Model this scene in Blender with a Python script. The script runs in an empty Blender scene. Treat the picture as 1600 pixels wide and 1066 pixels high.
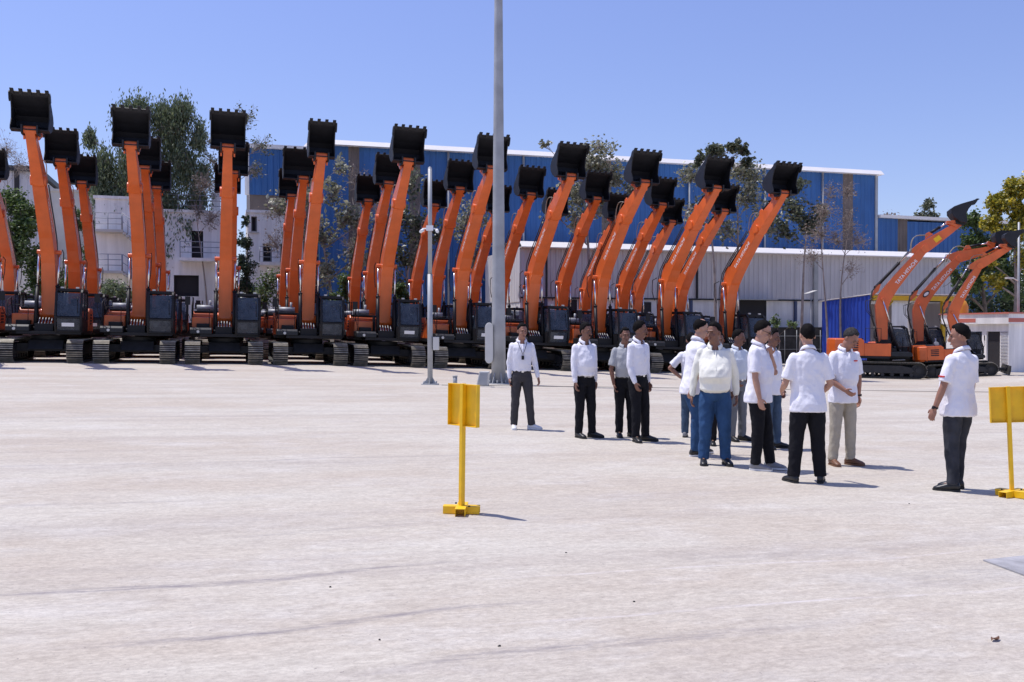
import bpy, bmesh, math, random
from mathutils import Vector, Matrix, noise, Euler

random.seed(7)
R = math.radians
sc = bpy.context.scene
col = sc.collection
AL = R(16.77)                                    # the yard's grid against the viewing direction
SA, CA = math.sin(AL), math.cos(AL)
F = 1500.0                                       # focal length in photo pixels (photo is 1600 wide)
EYE = 1.6

def cw(X, z):                                    # sideways X and distance z from the camera -> world x, y
    return X * CA + z * SA, -X * SA + z * CA

def smooth(a, b, t):
    t = max(0.0, min(1.0, (t - a) / (b - a)))
    return t * t * (3 - 2 * t)

def ground_z(x, y):
    X = x * CA - y * SA
    z = x * SA + y * CA
    Xc = max(-40, min(40, X))
    fall = min(0.3, 0.015 * max(0.0, X + 8)) * smooth(22, 38, z) * (1 - smooth(18.5, 23, X))
    return -0.02 * Xc - fall

def T_at(px, T):                                 # world x of image column px on the line y = T
    u = (px - 800) / F
    z = T / (CA - u * SA)
    return u * z * CA + z * SA

def z_at(px, T):
    u = (px - 800) / F
    return T / (CA - u * SA)

def hgt(px, py, T):                              # world height seen at (px, py) on the plane y = T
    return EYE + (516 - py) * z_at(px, T) / F

# ------------------------------------------------------------------ materials
MATS = {}
def mat(name, color, rough=0.6, metal=0.0, var=0.0, vscale=3.0, bump=0.0, bscale=20.0, spec=0.5, coat=0.0, island=False, detail=4, streak=0.0):
    m = bpy.data.materials.new(name); m.use_nodes = True
    nt = m.node_tree; b = nt.nodes['Principled BSDF']
    b.inputs['Roughness'].default_value = rough
    b.inputs['Metallic'].default_value = metal
    b.inputs['Specular IOR Level'].default_value = spec
    b.inputs['Coat Weight'].default_value = coat
    c = (*color, 1)
    b.inputs['Base Color'].default_value = c
    tc = nt.nodes.new('ShaderNodeTexCoord')
    if var > 0:
        n = nt.nodes.new('ShaderNodeTexNoise'); n.inputs['Scale'].default_value = vscale; n.inputs['Detail'].default_value = detail
        nt.links.new(tc.outputs['Object'], n.inputs['Vector'])
        mr = nt.nodes.new('ShaderNodeMapRange')
        mr.inputs[1].default_value = 0.3; mr.inputs[2].default_value = 0.7
        mr.inputs[3].default_value = 1 - var; mr.inputs[4].default_value = 1 + var
        nt.links.new(n.outputs['Fac'], mr.inputs[0])
        mx = nt.nodes.new('ShaderNodeMix'); mx.data_type = 'RGBA'; mx.blend_type = 'MULTIPLY'; mx.inputs[0].default_value = 1
        mx.inputs[6].default_value = c
        nt.links.new(mr.outputs[0], mx.inputs[7])
        last = mx.outputs[2]
        if streak:
            mp = nt.nodes.new('ShaderNodeMapping'); mp.inputs['Scale'].default_value = (2.2, 2.2, 0.12)
            nt.links.new(tc.outputs['Object'], mp.inputs['Vector'])
            n3 = nt.nodes.new('ShaderNodeTexNoise'); n3.inputs['Scale'].default_value = 1.0; n3.inputs['Detail'].default_value = 8; n3.inputs['Roughness'].default_value = 0.7
            nt.links.new(mp.outputs[0], n3.inputs['Vector'])
            m3 = nt.nodes.new('ShaderNodeMapRange'); m3.inputs[1].default_value = 0.35; m3.inputs[2].default_value = 0.65; m3.inputs[3].default_value = 1-streak; m3.inputs[4].default_value = 1+streak*0.5
            nt.links.new(n3.outputs['Fac'], m3.inputs[0])
            mx3 = nt.nodes.new('ShaderNodeMix'); mx3.data_type = 'RGBA'; mx3.blend_type = 'MULTIPLY'; mx3.inputs[0].default_value = 1
            nt.links.new(last, mx3.inputs[6]); nt.links.new(m3.outputs[0], mx3.inputs[7]); last = mx3.outputs[2]
        nt.links.new(last, b.inputs['Base Color'])
    if bump > 0:
        n2 = nt.nodes.new('ShaderNodeTexNoise'); n2.inputs['Scale'].default_value = bscale; n2.inputs['Detail'].default_value = 5
        nt.links.new(tc.outputs['Object'], n2.inputs['Vector'])
        bp = nt.nodes.new('ShaderNodeBump'); bp.inputs['Strength'].default_value = bump; bp.inputs['Distance'].default_value = 0.02
        nt.links.new(n2.outputs['Fac'], bp.inputs['Height'])
        nt.links.new(bp.outputs[0], b.inputs['Normal'])
    MATS[name] = m
    return m

def leaf_mat(name, c1, c2, trans=0.35):
    m = bpy.data.materials.new(name); m.use_nodes = True
    nt = m.node_tree; nt.nodes.clear()
    out = nt.nodes.new('ShaderNodeOutputMaterial')
    g = nt.nodes.new('ShaderNodeNewGeometry')
    r = nt.nodes.new('ShaderNodeValToRGB')
    r.color_ramp.elements[0].color = (*c1, 1); r.color_ramp.elements[1].color = (*c2, 1)
    nt.links.new(g.outputs['Random Per Island'], r.inputs[0])
    d = nt.nodes.new('ShaderNodeBsdfDiffuse'); t = nt.nodes.new('ShaderNodeBsdfTranslucent'); gl = nt.nodes.new('ShaderNodeBsdfGlossy')
    gl.inputs['Roughness'].default_value = 0.45
    mx = nt.nodes.new('ShaderNodeMixShader'); mx.inputs[0].default_value = trans
    mx2 = nt.nodes.new('ShaderNodeMixShader'); mx2.inputs[0].default_value = 0.06
    nt.links.new(r.outputs[0], d.inputs[0]); nt.links.new(r.outputs[0], t.inputs[0])
    nt.links.new(d.outputs[0], mx.inputs[1]); nt.links.new(t.outputs[0], mx.inputs[2])
    nt.links.new(mx.outputs[0], mx2.inputs[1]); nt.links.new(gl.outputs[0], mx2.inputs[2])
    nt.links.new(mx2.outputs[0], out.inputs[0])
    MATS[name] = m
    return m

M_or = mat('orange_paint', (0.70, 0.130, 0.022), 0.36, streak=0.10, var=0.14, vscale=1.1, coat=0.25, bump=0.03, bscale=6)
M_bk = mat('black_paint', (0.010, 0.010, 0.013), 0.5, spec=0.3, var=0.25, vscale=3)
M_dk = mat('dark_steel', (0.020, 0.020, 0.023), 0.6, var=0.3, vscale=5, bump=0.1)
M_gy = mat('grey_panel', (0.022, 0.024, 0.028), 0.5, spec=0.3, var=0.15)
M_bucket = mat('bucket_black', (0.0085, 0.009, 0.013), 0.55, var=0.35, vscale=2.5, bump=0.15, bscale=9)
M_shoe = mat('track_steel', (0.030, 0.029, 0.027), 0.55, metal=0.2, var=0.35, vscale=4, bump=0.2)
M_chrome = mat('chrome_rod', (0.75, 0.76, 0.78), 0.18, metal=1.0)
M_galv = mat('galvanised_steel', (0.38, 0.39, 0.40), 0.55, metal=0.25, var=0.12, vscale=2.0, bump=0.05)
M_white = mat('white_decal', (0.82, 0.82, 0.82), 0.5)
M_light = mat('pale_plastic', (0.62, 0.61, 0.57), 0.5, var=0.08)
M_seat = mat('seat_fabric', (0.05, 0.055, 0.07), 0.9)
M_yel = mat('yellow_paint', (0.90, 0.53, 0.008), 0.45, var=0.10, vscale=9, bump=0.08, bscale=30)
M_ydk = mat('yellow_frame', (0.62, 0.40, 0.01), 0.5, var=0.1)
M_hose = mat('rubber_hose', (0.03, 0.03, 0.03), 0.45)
M_hosel = mat('pale_hose', (0.28, 0.25, 0.20), 0.5)
M_blue = mat('blue_cladding', (0.030, 0.122, 0.335), 0.55, var=0.15, vscale=0.35, streak=0.22)
M_blue2 = mat('vivid_blue_cladding', (0.018, 0.06, 0.38), 0.5, var=0.1, vscale=0.6)
M_grey = mat('grey_cladding', (0.56, 0.54, 0.56), 0.55, var=0.08, vscale=0.4, streak=0.14)
M_roof = mat('roof_sheet', (0.80, 0.77, 0.74), 0.55, var=0.05, vscale=0.5)
M_wall = mat('white_plaster', (0.86, 0.84, 0.82), 0.85, streak=0.18, var=0.10, vscale=0.5, detail=8, bump=0.1)
M_wall2 = mat('cream_plaster', (0.55, 0.52, 0.48), 0.85, var=0.15, vscale=0.6, detail=8)
M_brown = mat('dusty_translucent_sheet', (0.14, 0.11, 0.095), 0.6, var=0.25, vscale=0.8)
M_hole = mat('dark_opening', (0.02, 0.018, 0.022), 0.7)
M_frame = mat('window_frame', (0.30, 0.29, 0.30), 0.6)
M_rail = mat('railing_metal', (0.25, 0.26, 0.30), 0.5)
M_pinkr = mat('red_stripe', (0.55, 0.16, 0.12), 0.6)
M_bark = mat('bark', (0.16, 0.13, 0.11), 0.9, var=0.3, vscale=3, bump=0.3)
M_barkl = mat('pale_bark', (0.30, 0.25, 0.22), 0.9, var=0.3, vscale=3, bump=0.3)
M_l_euc = leaf_mat('feathery_leaf', (0.07, 0.105, 0.045), (0.22, 0.27, 0.14), 0.45)
M_l_dark = leaf_mat('dark_leaf', (0.012, 0.028, 0.012), (0.05, 0.085, 0.03))
M_l_grn = leaf_mat('green_leaf', (0.035, 0.07, 0.018), (0.14, 0.21, 0.05))
M_l_teak = leaf_mat('large_dry_leaf', (0.10, 0.11, 0.05), (0.45, 0.45, 0.33), 0.45)
M_l_teakd = leaf_mat('large_dark_leaf', (0.03, 0.045, 0.025), (0.20, 0.22, 0.13), 0.4)
M_l_dry = leaf_mat('dry_leaf', (0.14, 0.10, 0.07), (0.32, 0.25, 0.20))
M_l_yel = leaf_mat('yellow_blossom', (0.10, 0.14, 0.02), (0.62, 0.50, 0.04))

def glass_mat():
    m = bpy.data.materials.new('cab_glass'); m.use_nodes = True
    nt = m.node_tree; nt.nodes.clear()
    out = nt.nodes.new('ShaderNodeOutputMaterial')
    t = nt.nodes.new('ShaderNodeBsdfTransparent'); t.inputs[0].default_value = (0.35, 0.43, 0.55, 1)
    p = nt.nodes.new('ShaderNodeBsdfPrincipled'); p.inputs['Base Color'].default_value = (0.065, 0.082, 0.11, 1)
    p.inputs['Roughness'].default_value = 0.12
    tc = nt.nodes.new('ShaderNodeTexCoord'); n = nt.nodes.new('ShaderNodeTexNoise'); n.inputs['Scale'].default_value = 3.0
    nt.links.new(tc.outputs['Object'], n.inputs['Vector'])
    mr = nt.nodes.new('ShaderNodeMapRange'); mr.inputs[1].default_value = 0.35; mr.inputs[2].default_value = 0.65
    mr.inputs[3].default_value = 0.50; mr.inputs[4].default_value = 0.78
    nt.links.new(n.outputs['Fac'], mr.inputs[0])
    mx = nt.nodes.new('ShaderNodeMixShader')
    nt.links.new(mr.outputs[0], mx.inputs[0]); nt.links.new(t.outputs[0], mx.inputs[1]); nt.links.new(p.outputs[0], mx.inputs[2])
    nt.links.new(mx.outputs[0], out.inputs[0])
    return m
M_glass = glass_mat()

def stone_mat():
    m = mat('dark_stone_wall', (0.035, 0.034, 0.034), 0.95, var=0.5, vscale=2.2, bump=0.6, bscale=5)
    return m
M_stone = stone_mat()

# ------------------------------------------------------------------ mesh helpers
class MB:
    def __init__(s): s.v = []; s.f = []; s.s = []
    def add(s, vs, fs, sm=False):
        o = len(s.v); s.v += [Vector(v) for v in vs]
        for f in fs: s.f.append([i + o for i in f]); s.s.append(sm)
    def box(s, x0, x1, y0, y1, z0, z1):
        s.add([(x0,y0,z0),(x1,y0,z0),(x1,y1,z0),(x0,y1,z0),(x0,y0,z1),(x1,y0,z1),(x1,y1,z1),(x0,y1,z1)],
              [(3,2,1,0),(4,5,6,7),(0,1,5,4),(1,2,6,5),(2,3,7,6),(3,0,4,7)])
    def obox(s, c, dx, dy, dz, hx, hy, hz):
        c = Vector(c); dx = Vector(dx).normalized()*hx; dy = Vector(dy).normalized()*hy; dz = Vector(dz).normalized()*hz
        vs = [c-dx-dy-dz, c+dx-dy-dz, c+dx+dy-dz, c-dx+dy-dz, c-dx-dy+dz, c+dx-dy+dz, c+dx+dy+dz, c-dx+dy+dz]
        s.add(vs, [(3,2,1,0),(4,5,6,7),(0,1,5,4),(1,2,6,5),(2,3,7,6),(3,0,4,7)])
    def prism(s, poly, y0, y1):                 # polygon in x, z extruded along y
        n = len(poly)
        s.add([(p[0], y0, p[1]) for p in poly] + [(p[0], y1, p[1]) for p in poly],
              [list(range(n)), list(range(2*n-1, n-1, -1))] + [(i, i+n, (i+1) % n + n, (i+1) % n) for i in range(n)])
    def tube(s, pts, rad, n=8, cap=True, flat=None, smooth=True):
        pts = [Vector(p) for p in pts]
        if not hasattr(rad, '__len__'): rad = [rad]*len(pts)
        o = len(s.v); up = None
        for i, p in enumerate(pts):
            d = (pts[min(i+1, len(pts)-1)] - pts[max(i-1, 0)])
            if d.length < 1e-9: d = Vector((0,0,1))
            d.normalize()
            if up is None:
                a = Vector((0,0,1)) if abs(d.z) < 0.9 else Vector((1,0,0))
                up = d.cross(a).normalized()
            up = (up - d*up.dot(d))
            up.normalize()
            w = d.cross(up)
            for k in range(n):
                t = 2*math.pi*k/n
                s.v.append(p + (up*math.cos(t) + w*math.sin(t))*rad[i])
        for i in range(len(pts)-1):
            for k in range(n):
                a = o+i*n+k; b = o+i*n+(k+1) % n
                s.f.append([a, b, b+n, a+n]); s.s.append(smooth)
        if cap:
            s.f.append([o+k for k in range(n-1, -1, -1)]); s.s.append(False)
            q = o+(len(pts)-1)*n
            s.f.append([q+k for k in range(n)]); s.s.append(False)
    def ball(s, c, r, n=12, m=8, rot=None):
        c = Vector(c)
        if not hasattr(r, '__len__'): r = (r, r, r)
        vs = []
        for i in range(m+1):
            ph = math.pi*i/m
            for k in range(n):
                t = 2*math.pi*k/n
                v = Vector((r[0]*math.sin(ph)*math.cos(t), r[1]*math.sin(ph)*math.sin(t), r[2]*math.cos(ph)))
                if rot: v = rot @ v
                vs.append(c + v)
        fs = []
        for i in range(m):
            for k in range(n):
                a = i*n+k; b = i*n+(k+1) % n
                fs.append((a, a+n, b+n, b))
        s.add(vs, fs, True)
    def loft(s, secs, n=20):                     # secs: (centre, vec_a, vec_b)
        o = len(s.v)
        for c, a, b in secs:
            c = Vector(c); a = Vector(a); b = Vector(b)
            for k in range(n):
                t = 2*math.pi*k/n
                s.v.append(c + a*math.cos(t) + b*math.sin(t))
        for i in range(len(secs)-1):
            for k in range(n):
                p = o+i*n+k; q = o+i*n+(k+1) % n
                s.f.append([p, q, q+n, p+n]); s.s.append(True)
        s.f.append([o+k for k in range(n-1, -1, -1)]); s.s.append(True)
        q = o+(len(secs)-1)*n
        s.f.append([q+k for k in range(n)]); s.s.append(True)
    def mesh(s, name, m=None, bevel=0, weld=False):
        me = bpy.data.meshes.new(name)
        me.from_pydata([tuple(v) for v in s.v], [], s.f)
        me.polygons.foreach_set('use_smooth', s.s)
        if bevel or weld:
            bm = bmesh.new(); bm.from_mesh(me)
            bmesh.ops.remove_doubles(bm, verts=bm.verts, dist=1e-5)
            bmesh.ops.recalc_face_normals(bm, faces=bm.faces)
            if bevel:
                es = [e for e in bm.edges if len(e.link_faces) == 2 and e.calc_face_angle(0) > 0.5]
                bmesh.ops.bevel(bm, geom=es, offset=bevel, segments=2, affect='EDGES', profile=0.6, clamp_overlap=True)
            bm.to_mesh(me); bm.free()
        me.update()
        if m: me.materials.append(m)
        return me
    def build(s, name, m=None, parent=None, bevel=0, loc=None):
        o = bpy.data.objects.new(name, s.mesh(name, m, bevel))
        col.objects.link(o)
        if parent: o.parent = parent
        if loc: o.location = loc
        return o

def link(name, me, parent=None, loc=None, rot=None):
    o = bpy.data.objects.new(name, me); col.objects.link(o)
    if parent: o.parent = parent
    if loc is not None: o.location = loc
    if rot is not None: o.rotation_euler = rot
    return o
def tag(o, label=None, cat=None, group=None, kind=None):
    if label: o['label'] = label
    if cat: o['category'] = cat; kind = kind or 'thing'
    if group: o['group'] = group
    if kind: o['kind'] = kind
    return o
def thing(name, label, cat, loc=(0,0,0), rz=0, group=None):
    o = bpy.data.objects.new(name, None); col.objects.link(o)
    o.empty_display_size = 0.2
    o.location = loc; o.rotation_euler = (0,0,rz)
    return tag(o, label, cat, group)
def copy_tree(o, parent=None):
    c = o.copy(); col.objects.link(c)
    if parent: c.parent = parent
    for ch in list(o.children): copy_tree(ch, c)
    return c

# ------------------------------------------------------------------ world, sun, camera
w = bpy.data.worlds.new('World'); sc.world = w; w.use_nodes = True
nt = w.node_tree
bg = nt.nodes['Background']
sky = nt.nodes.new('ShaderNodeTexSky'); sky.sky_type = 'NISHITA'; sky.sun_disc = False
sunv = Vector((-0.310, 0.219, 1.0)).normalized()
sky.sun_elevation = math.asin(sunv.z)
sky.sun_rotation = math.atan2(sunv.x, sunv.y)
sky.air_density = 1.0; sky.dust_density = 0.6; sky.ozone_density = 2.5; sky.altitude = 500
SKY_LO = (0.99, 0.93, 1.09, 1); SKY_HI = (1.34, 1.18, 1.48, 1)
tint = nt.nodes.new('ShaderNodeMix'); tint.data_type = 'RGBA'; tint.blend_type = 'MULTIPLY'; tint.inputs[0].default_value = 1
geo_ = nt.nodes.new('ShaderNodeTexCoord'); sp_ = nt.nodes.new('ShaderNodeSeparateXYZ'); rp = nt.nodes.new('ShaderNodeValToRGB')
nt.links.new(geo_.outputs['Generated'], sp_.inputs[0]); nt.links.new(sp_.outputs['Z'], rp.inputs[0])
rp.color_ramp.elements[0].position = 0.0; rp.color_ramp.elements[0].color = SKY_LO
rp.color_ramp.elements[1].position = 0.35; rp.color_ramp.elements[1].color = SKY_HI
nt.links.new(rp.outputs[0], tint.inputs[7])
nt.links.new(sky.outputs[0], tint.inputs[6]); nt.links.new(tint.outputs[2], bg.inputs[0])
bg.inputs[1].default_value = 0.125
sl = bpy.data.lights.new('sun', 'SUN'); sl.energy = 4.2; sl.angle = R(0.53); sl.color = (1.0, 0.955, 0.92)
so = bpy.data.objects.new('sun', sl); col.objects.link(so)
so.rotation_euler = sunv.to_track_quat('Z', 'Y').to_euler()
so.location = (0, 0, 60)

cd = bpy.data.cameras.new('camera'); cam = bpy.data.objects.new('camera', cd); col.objects.link(cam)
cd.sensor_width = 36; cd.lens = 36 * F / 1600; cd.clip_end = 6000; cd.clip_start = 0.1
cam.location = (0, 0, EYE)
cam.rotation_euler = (R(90) - math.atan(17/F), 0, -AL)
sc.camera = cam
sc.view_settings.view_transform = 'Standard'; sc.view_settings.look = 'None'
sc.view_settings.exposure = 0; sc.view_settings.gamma = 1
sc.cycles.use_denoising = True
sc.cycles.max_bounces = 6
sc.cycles.transparent_max_bounces = 12

# ------------------------------------------------------------------ ground
def ground():
    def axis(lo, hi, step, far):
        a = [lo + i*step for i in range(int((hi-lo)/step)+1)]
        return [-far, -far*0.3, lo-60] + a + [hi+60, far*0.3, far]
    xs = axis(-50, 80, 2.0, 3000); ys = axis(-30, 110, 2.0, 3000)
    b = MB()
    vs = [(x, y, ground_z(x, y)) for y in ys for x in xs]
    n = len(xs)
    b.add(vs, [(j*n+i, j*n+i+1, (j+1)*n+i+1, (j+1)*n+i) for j in range(len(ys)-1) for i in range(n-1)], True)
    m = bpy.data.materials.new('dusty_concrete'); m.use_nodes = True
    nt = m.node_tree; L = nt.links; N = nt.nodes
    bs = N['Principled BSDF']; bs.inputs['Roughness'].default_value = 0.9; bs.inputs['Specular IOR Level'].default_value = 0.25
    geo = N.new('ShaderNodeNewGeometry')
    def nz(scale, sx=1, sy=1, detail=5, rough=0.6, off=0):
        mp = N.new('ShaderNodeMapping'); mp.inputs['Scale'].default_value = (sx, sy, 1); mp.inputs['Location'].default_value = (off, off*0.7, 0)
        L.new(geo.outputs['Position'], mp.inputs['Vector'])
        t = N.new('ShaderNodeTexNoise'); t.inputs['Scale'].default_value = scale; t.inputs['Detail'].default_value = detail; t.inputs['Roughness'].default_value = rough
        L.new(mp.outputs[0], t.inputs['Vector']); return t.outputs['Fac']
    def mr(v, a, b_, c, d):
        x = N.new('ShaderNodeMapRange'); L.new(v, x.inputs[0])
        for i, q in enumerate((a, b_, c, d)): x.inputs[i+1].default_value = q
        return x.outputs[0]
    def math_(op, a, b_=None, clamp=False):
        x = N.new('ShaderNodeMath'); x.operation = op; x.use_clamp = clamp
        for i, q in enumerate((a, b_)):
            if q is None: continue
            if isinstance(q, (int, float)): x.inputs[i].default_value = q
            else: L.new(q, x.inputs[i])
        return x.outputs[0]
    def mix(fac, a, b_, mode='MIX'):
        x = N.new('ShaderNodeMix'); x.data_type = 'RGBA'; x.blend_type = mode
        if isinstance(fac, (int, float)): x.inputs[0].default_value = fac
        else: L.new(fac, x.inputs[0])
        for i, q in ((6, a), (7, b_)):
            if isinstance(q, tuple): x.inputs[i].default_value = (*q, 1)
            else: L.new(q, x.inputs[i])
        return x.outputs[2]
    c = mix(mr(nz(0.35, 0.5, 1.2, 6), 0.40, 0.60, 0, 1), (0.61, 0.542, 0.445), (0.67, 0.625, 0.53))
    c = mix(mr(nz(0.9, 0.7, 1.3, 10, 0.75), 0.50, 0.68, 0, 0.6), c, (0.74, 0.71, 0.645))
    c = mix(mr(nz(1.1, 0.8, 1.4, 10, 0.78, 17), 0.52, 0.66, 0, 0.35), c, (0.52, 0.46, 0.40))
    c = mix(mr(nz(0.5, 0.18, 2.6, 6, 0.65, 7), 0.50, 0.74, 0, 0.5), c, (0.44, 0.385, 0.345))
    c = mix(mr(nz(9.0, 0.5, 1.6, 8, 0.8, 3), 0.36, 0.64, 0, 1), mix(1.0, c, (0.80, 0.785, 0.78), 'MULTIPLY'), c)
    c = mix(mr(nz(30.0, 0.7, 1.2, 8, 0.85, 5), 0.40, 0.60, 0, 1), mix(1.0, c, (0.74, 0.73, 0.73), 'MULTIPLY'), c)
    c = mix(mr(nz(70.0, 1, 1, 3, 0.7, 3), 0.60, 0.78, 0, 0.35), c, (0.30, 0.27, 0.26))
    c = mix(mr(nz(38.0, 1, 1, 2, 0.5, 11), 0.70, 0.76, 0, 0.7), c, (0.22, 0.19, 0.18))
    # tyre scuffs running along the yard
    sep = N.new('ShaderNodeSeparateXYZ'); L.new(geo.outputs['Position'], sep.inputs[0])
    wob = mr(nz(0.22, 1, 0.05, 2, 0.5, 5), 0.0, 1.0, -0.45, 0.45)
    def scuff(y0, width, x0, x1, strength, slope=0.0, off=0, colr=(0.24, 0.215, 0.22)):
        nonlocal c
        yy = math_('SUBTRACT', math_('ADD', sep.outputs['Y'], wob), math_('ADD', math_('MULTIPLY', sep.outputs['X'], slope), y0))
        d = math_('ABSOLUTE', yy)
        line = mr(d, 0.0, width, 1.0, 0.0)
        along = math_('MULTIPLY', mr(sep.outputs['X'], x0, x0+0.8, 0, 1), mr(sep.outputs['X'], x1-1.2, x1, 1, 0))
        brk = mr(nz(6.0, 0.6, 4, 5, 0.8, off), 0.38, 0.62, 0.0, 1.0)
        f = math_('MULTIPLY', math_('MULTIPLY', math_('MULTIPLY', line, along), brk), strength, True)
        c = mix(f, c, colr)
    scuff(6.28, 0.07, -1.6, 1.9, 1.2, 0.02, 3)
    scuff(5.22, 0.06, -1.0, 2.3, 1.0, 0.03, 9)
    scuff(4.42, 0.09, 0.4, 3.6, 0.8, 0.03, 15)
    scuff(7.6, 0.06, -0.4, 2.2, 0.5, 0.0, 21)
    scuff(9.2, 0.07, -6, 0.5, 0.45, 0.01, 27)
    scuff(11.7, 0.08, -6, 4, 0.5, 0.02, 33)
    scuff(13.6, 0.05, -8, 2, 0.45, -0.01, 39)
    scuff(17.5, 0.09, -9, 14, 0.5, 0.02, 45)
    scuff(22.0, 0.08, -9, 20, 0.4, 0.0, 51)
    scuff(5.9, 0.22, 2.6, 6.0, 0.5, 0.05, 57, (0.30, 0.27, 0.26))
    scuff(5.2, 0.28, 3.6, 6.6, 0.5, 0.03, 60, (0.30, 0.28, 0.27))
    scuff(8.6, 0.30, 2.6, 5.0, 0.35, 0.0, 63, (0.36, 0.31, 0.30))
    scuff(4.85, 0.03, 1.2, 5.6, 0.5, 0.03, 66, (0.72, 0.68, 0.68))
    scuff(5.8, 0.03, 1.4, 6.6, 0.45, 0.02, 69, (0.72, 0.68, 0.68))
    L.new(c, bs.inputs['Base Color'])
    bp = N.new('ShaderNodeBump'); bp.inputs['Strength'].default_value = 0.35; bp.inputs['Distance'].default_value = 0.012
    hsum = math_('ADD', nz(26, 0.6, 1.3, 6, 0.75), math_('MULTIPLY', nz(5, 0.4, 1.6, 6, 0.7), 0.8))
    L.new(hsum, bp.inputs['Height']); L.new(bp.outputs[0], bs.inputs['Normal'])
    return tag(b.build('ground', m), kind='structure')
ground()

# ------------------------------------------------------------------ excavators
# machine frame: x forward, y to the driver's left, z up
def track_path(n, hl=1.78, r=0.40, zc=0.46, sag=0.0):
    L1 = 2*hl; L2 = math.pi*r; tot = 2*L1 + 2*L2; out = []
    for i in range(n):
        d = tot*i/n
        if d < L1: out.append((-hl+d, zc-r, 1, 0))
        elif d < L1+L2:
            a = -math.pi/2 + (d-L1)/r; out.append((hl+r*math.cos(a), zc+r*math.sin(a), -math.sin(a), math.cos(a)))
        elif d < 2*L1+L2: out.append((hl-(d-L1-L2), zc+r, -1, 0))
        else:
            a = math.pi/2 + (d-2*L1-L2)/r; out.append((-hl+r*math.cos(a), zc+r*math.sin(a), -math.sin(a), math.cos(a)))
    return out, tot/n
SHOE_W = 0.29
def track_mesh():
    b = MB(); g_ = MB(); pts, st = track_path(40)
    for x, z, dx, dz in pts:
        c = Vector((x, 0, z)); d = Vector((dx, 0, dz)); nrm = Vector((dz, 0, -dx))
        b.obox(c, d, (0,1,0), nrm, st*0.485, SHOE_W, 0.014)
        for q in (-0.33, 0.0, 0.33):
            g_.obox(c + d*st*q + nrm*0.032, d, (0,1,0), nrm, 0.016, SHOE_W-0.004, 0.019)
        b.obox(c - nrm*0.045, d, (0,1,0), nrm, st*0.46, 0.10, 0.03)
    nb = len(b.f); b.add(g_.v, g_.f); me = b.mesh('track', M_shoe); me.materials.append(M_grs)
    for p in me.polygons:
        if p.index >= nb: p.material_index = 1
    return me
M_grs = mat('worn_grouser', (0.24, 0.22, 0.18), 0.5, metal=0.3, var=0.35, vscale=5)
ME_track = track_mesh()
def roller_mesh():
    b = MB(); b.tube([(0,-0.14,0),(0,0.14,0)], 0.095, 14)
    return b.mesh('roller', M_dk)
ME_roll = roller_mesh()
def wheel_mesh(name, teeth):
    b = MB(); n = 40
    poly = []
    for k in range(n):
        a = 2*math.pi*k/n; r = 0.345 + (0.03 if teeth and k % 2 else 0)
        poly.append((r*math.cos(a), r*math.sin(a)))
    b.prism(poly, -0.06, 0.06)
    b.tube([(0,-0.16,0),(0,0.16,0)], 0.14, 16)
    b.tube([(0,-0.09,0),(0,0.09,0)], 0.24, 20)
    return b.mesh(name, M_dk)
ME_spr = wheel_mesh('sprocket', True); ME_idl = wheel_mesh('idler', False)
def tframe_mesh():
    b = MB(); b.prism([(-1.5,0.30),(1.45,0.30),(1.6,0.42),(1.45,0.62),(0.9,0.72),(-0.9,0.72),(-1.5,0.60)], -0.16, 0.16)
    return b.mesh('track_frame', M_dk, 0.015)
ME_tf = tframe_mesh()
def under_mesh():
    b = MB()
    b.box(-0.75, 0.75, -1.12, 1.12, 0.42, 0.72)
    b.prism([(-1.0,0.50),(1.0,0.50),(0.8,0.86),(-0.8,0.86)], -0.62, 0.62)
    b.tube([(0,0,0.86),(0,0,1.04)], 0.66, 32)
    return b.mesh('undercarriage_frame', M_dk, 0.012)
ME_und = under_mesh()

def boom_sections():
    return [  # x, z, half thickness, half width
        (0.00, 0.00, 0.19, 0.25), (0.02, 0.55, 0.24, 0.255), (0.06, 1.25, 0.29, 0.255), (0.16, 2.05, 0.34, 0.25),
        (0.40, 2.56, 0.35, 0.245), (0.87, 3.10, 0.31, 0.24), (1.60, 3.82, 0.265, 0.23), (2.30, 4.48, 0.23, 0.22), (2.78, 4.93, 0.18, 0.215)]
BOOM_TIP = (2.72, 4.87)
def girder(secs):
    b = MB(); n = len(secs); vs = []
    for i, (x, z, h, wd) in enumerate(secs):
        a = secs[max(0, i-1)]; c = secs[min(n-1, i+1)]
        d = Vector((c[0]-a[0], 0, c[1]-a[1])).normalized(); p = Vector((-d.z, 0, d.x))
        for sy, sp in ((-1,-1),(1,-1),(1,1),(-1,1)):
            v = Vector((x, sy*wd, z)) + p*sp*h; vs.append(v)
    fs = []
    for i in range(n-1):
        for k in range(4): fs.append((i*4+k, i*4+(k+1) % 4, i*4+4+(k+1) % 4, i*4+4+k))
    fs += [(3,2,1,0), tuple(range(4*n-4, 4*n))]
    b.add(vs, fs); return b
def boom_mesh():
    b = girder(boom_sections())
    b.tube([(0,-0.32,0),(0,0.32,0)], 0.20, 20)
    b.tube([(0.22,-0.44,2.42),(0.22,0.44,2.42)], 0.085, 14)      # cylinder pin
    b.tube([(2.72,-0.25,4.87),(2.72,0.25,4.87)], 0.18, 20)
    b.prism([(-0.30,2.62),(0.0,3.22),(0.28,3.28),(0.10,2.90)], -0.11, -0.05); b.prism([(-0.30,2.62),(0.0,3.22),(0.28,3.28),(0.10,2.90)], 0.05, 0.11)
    return b.mesh('boom', M_or, 0.012)
ME_boom = boom_mesh()
ARM = 2.30
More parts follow.
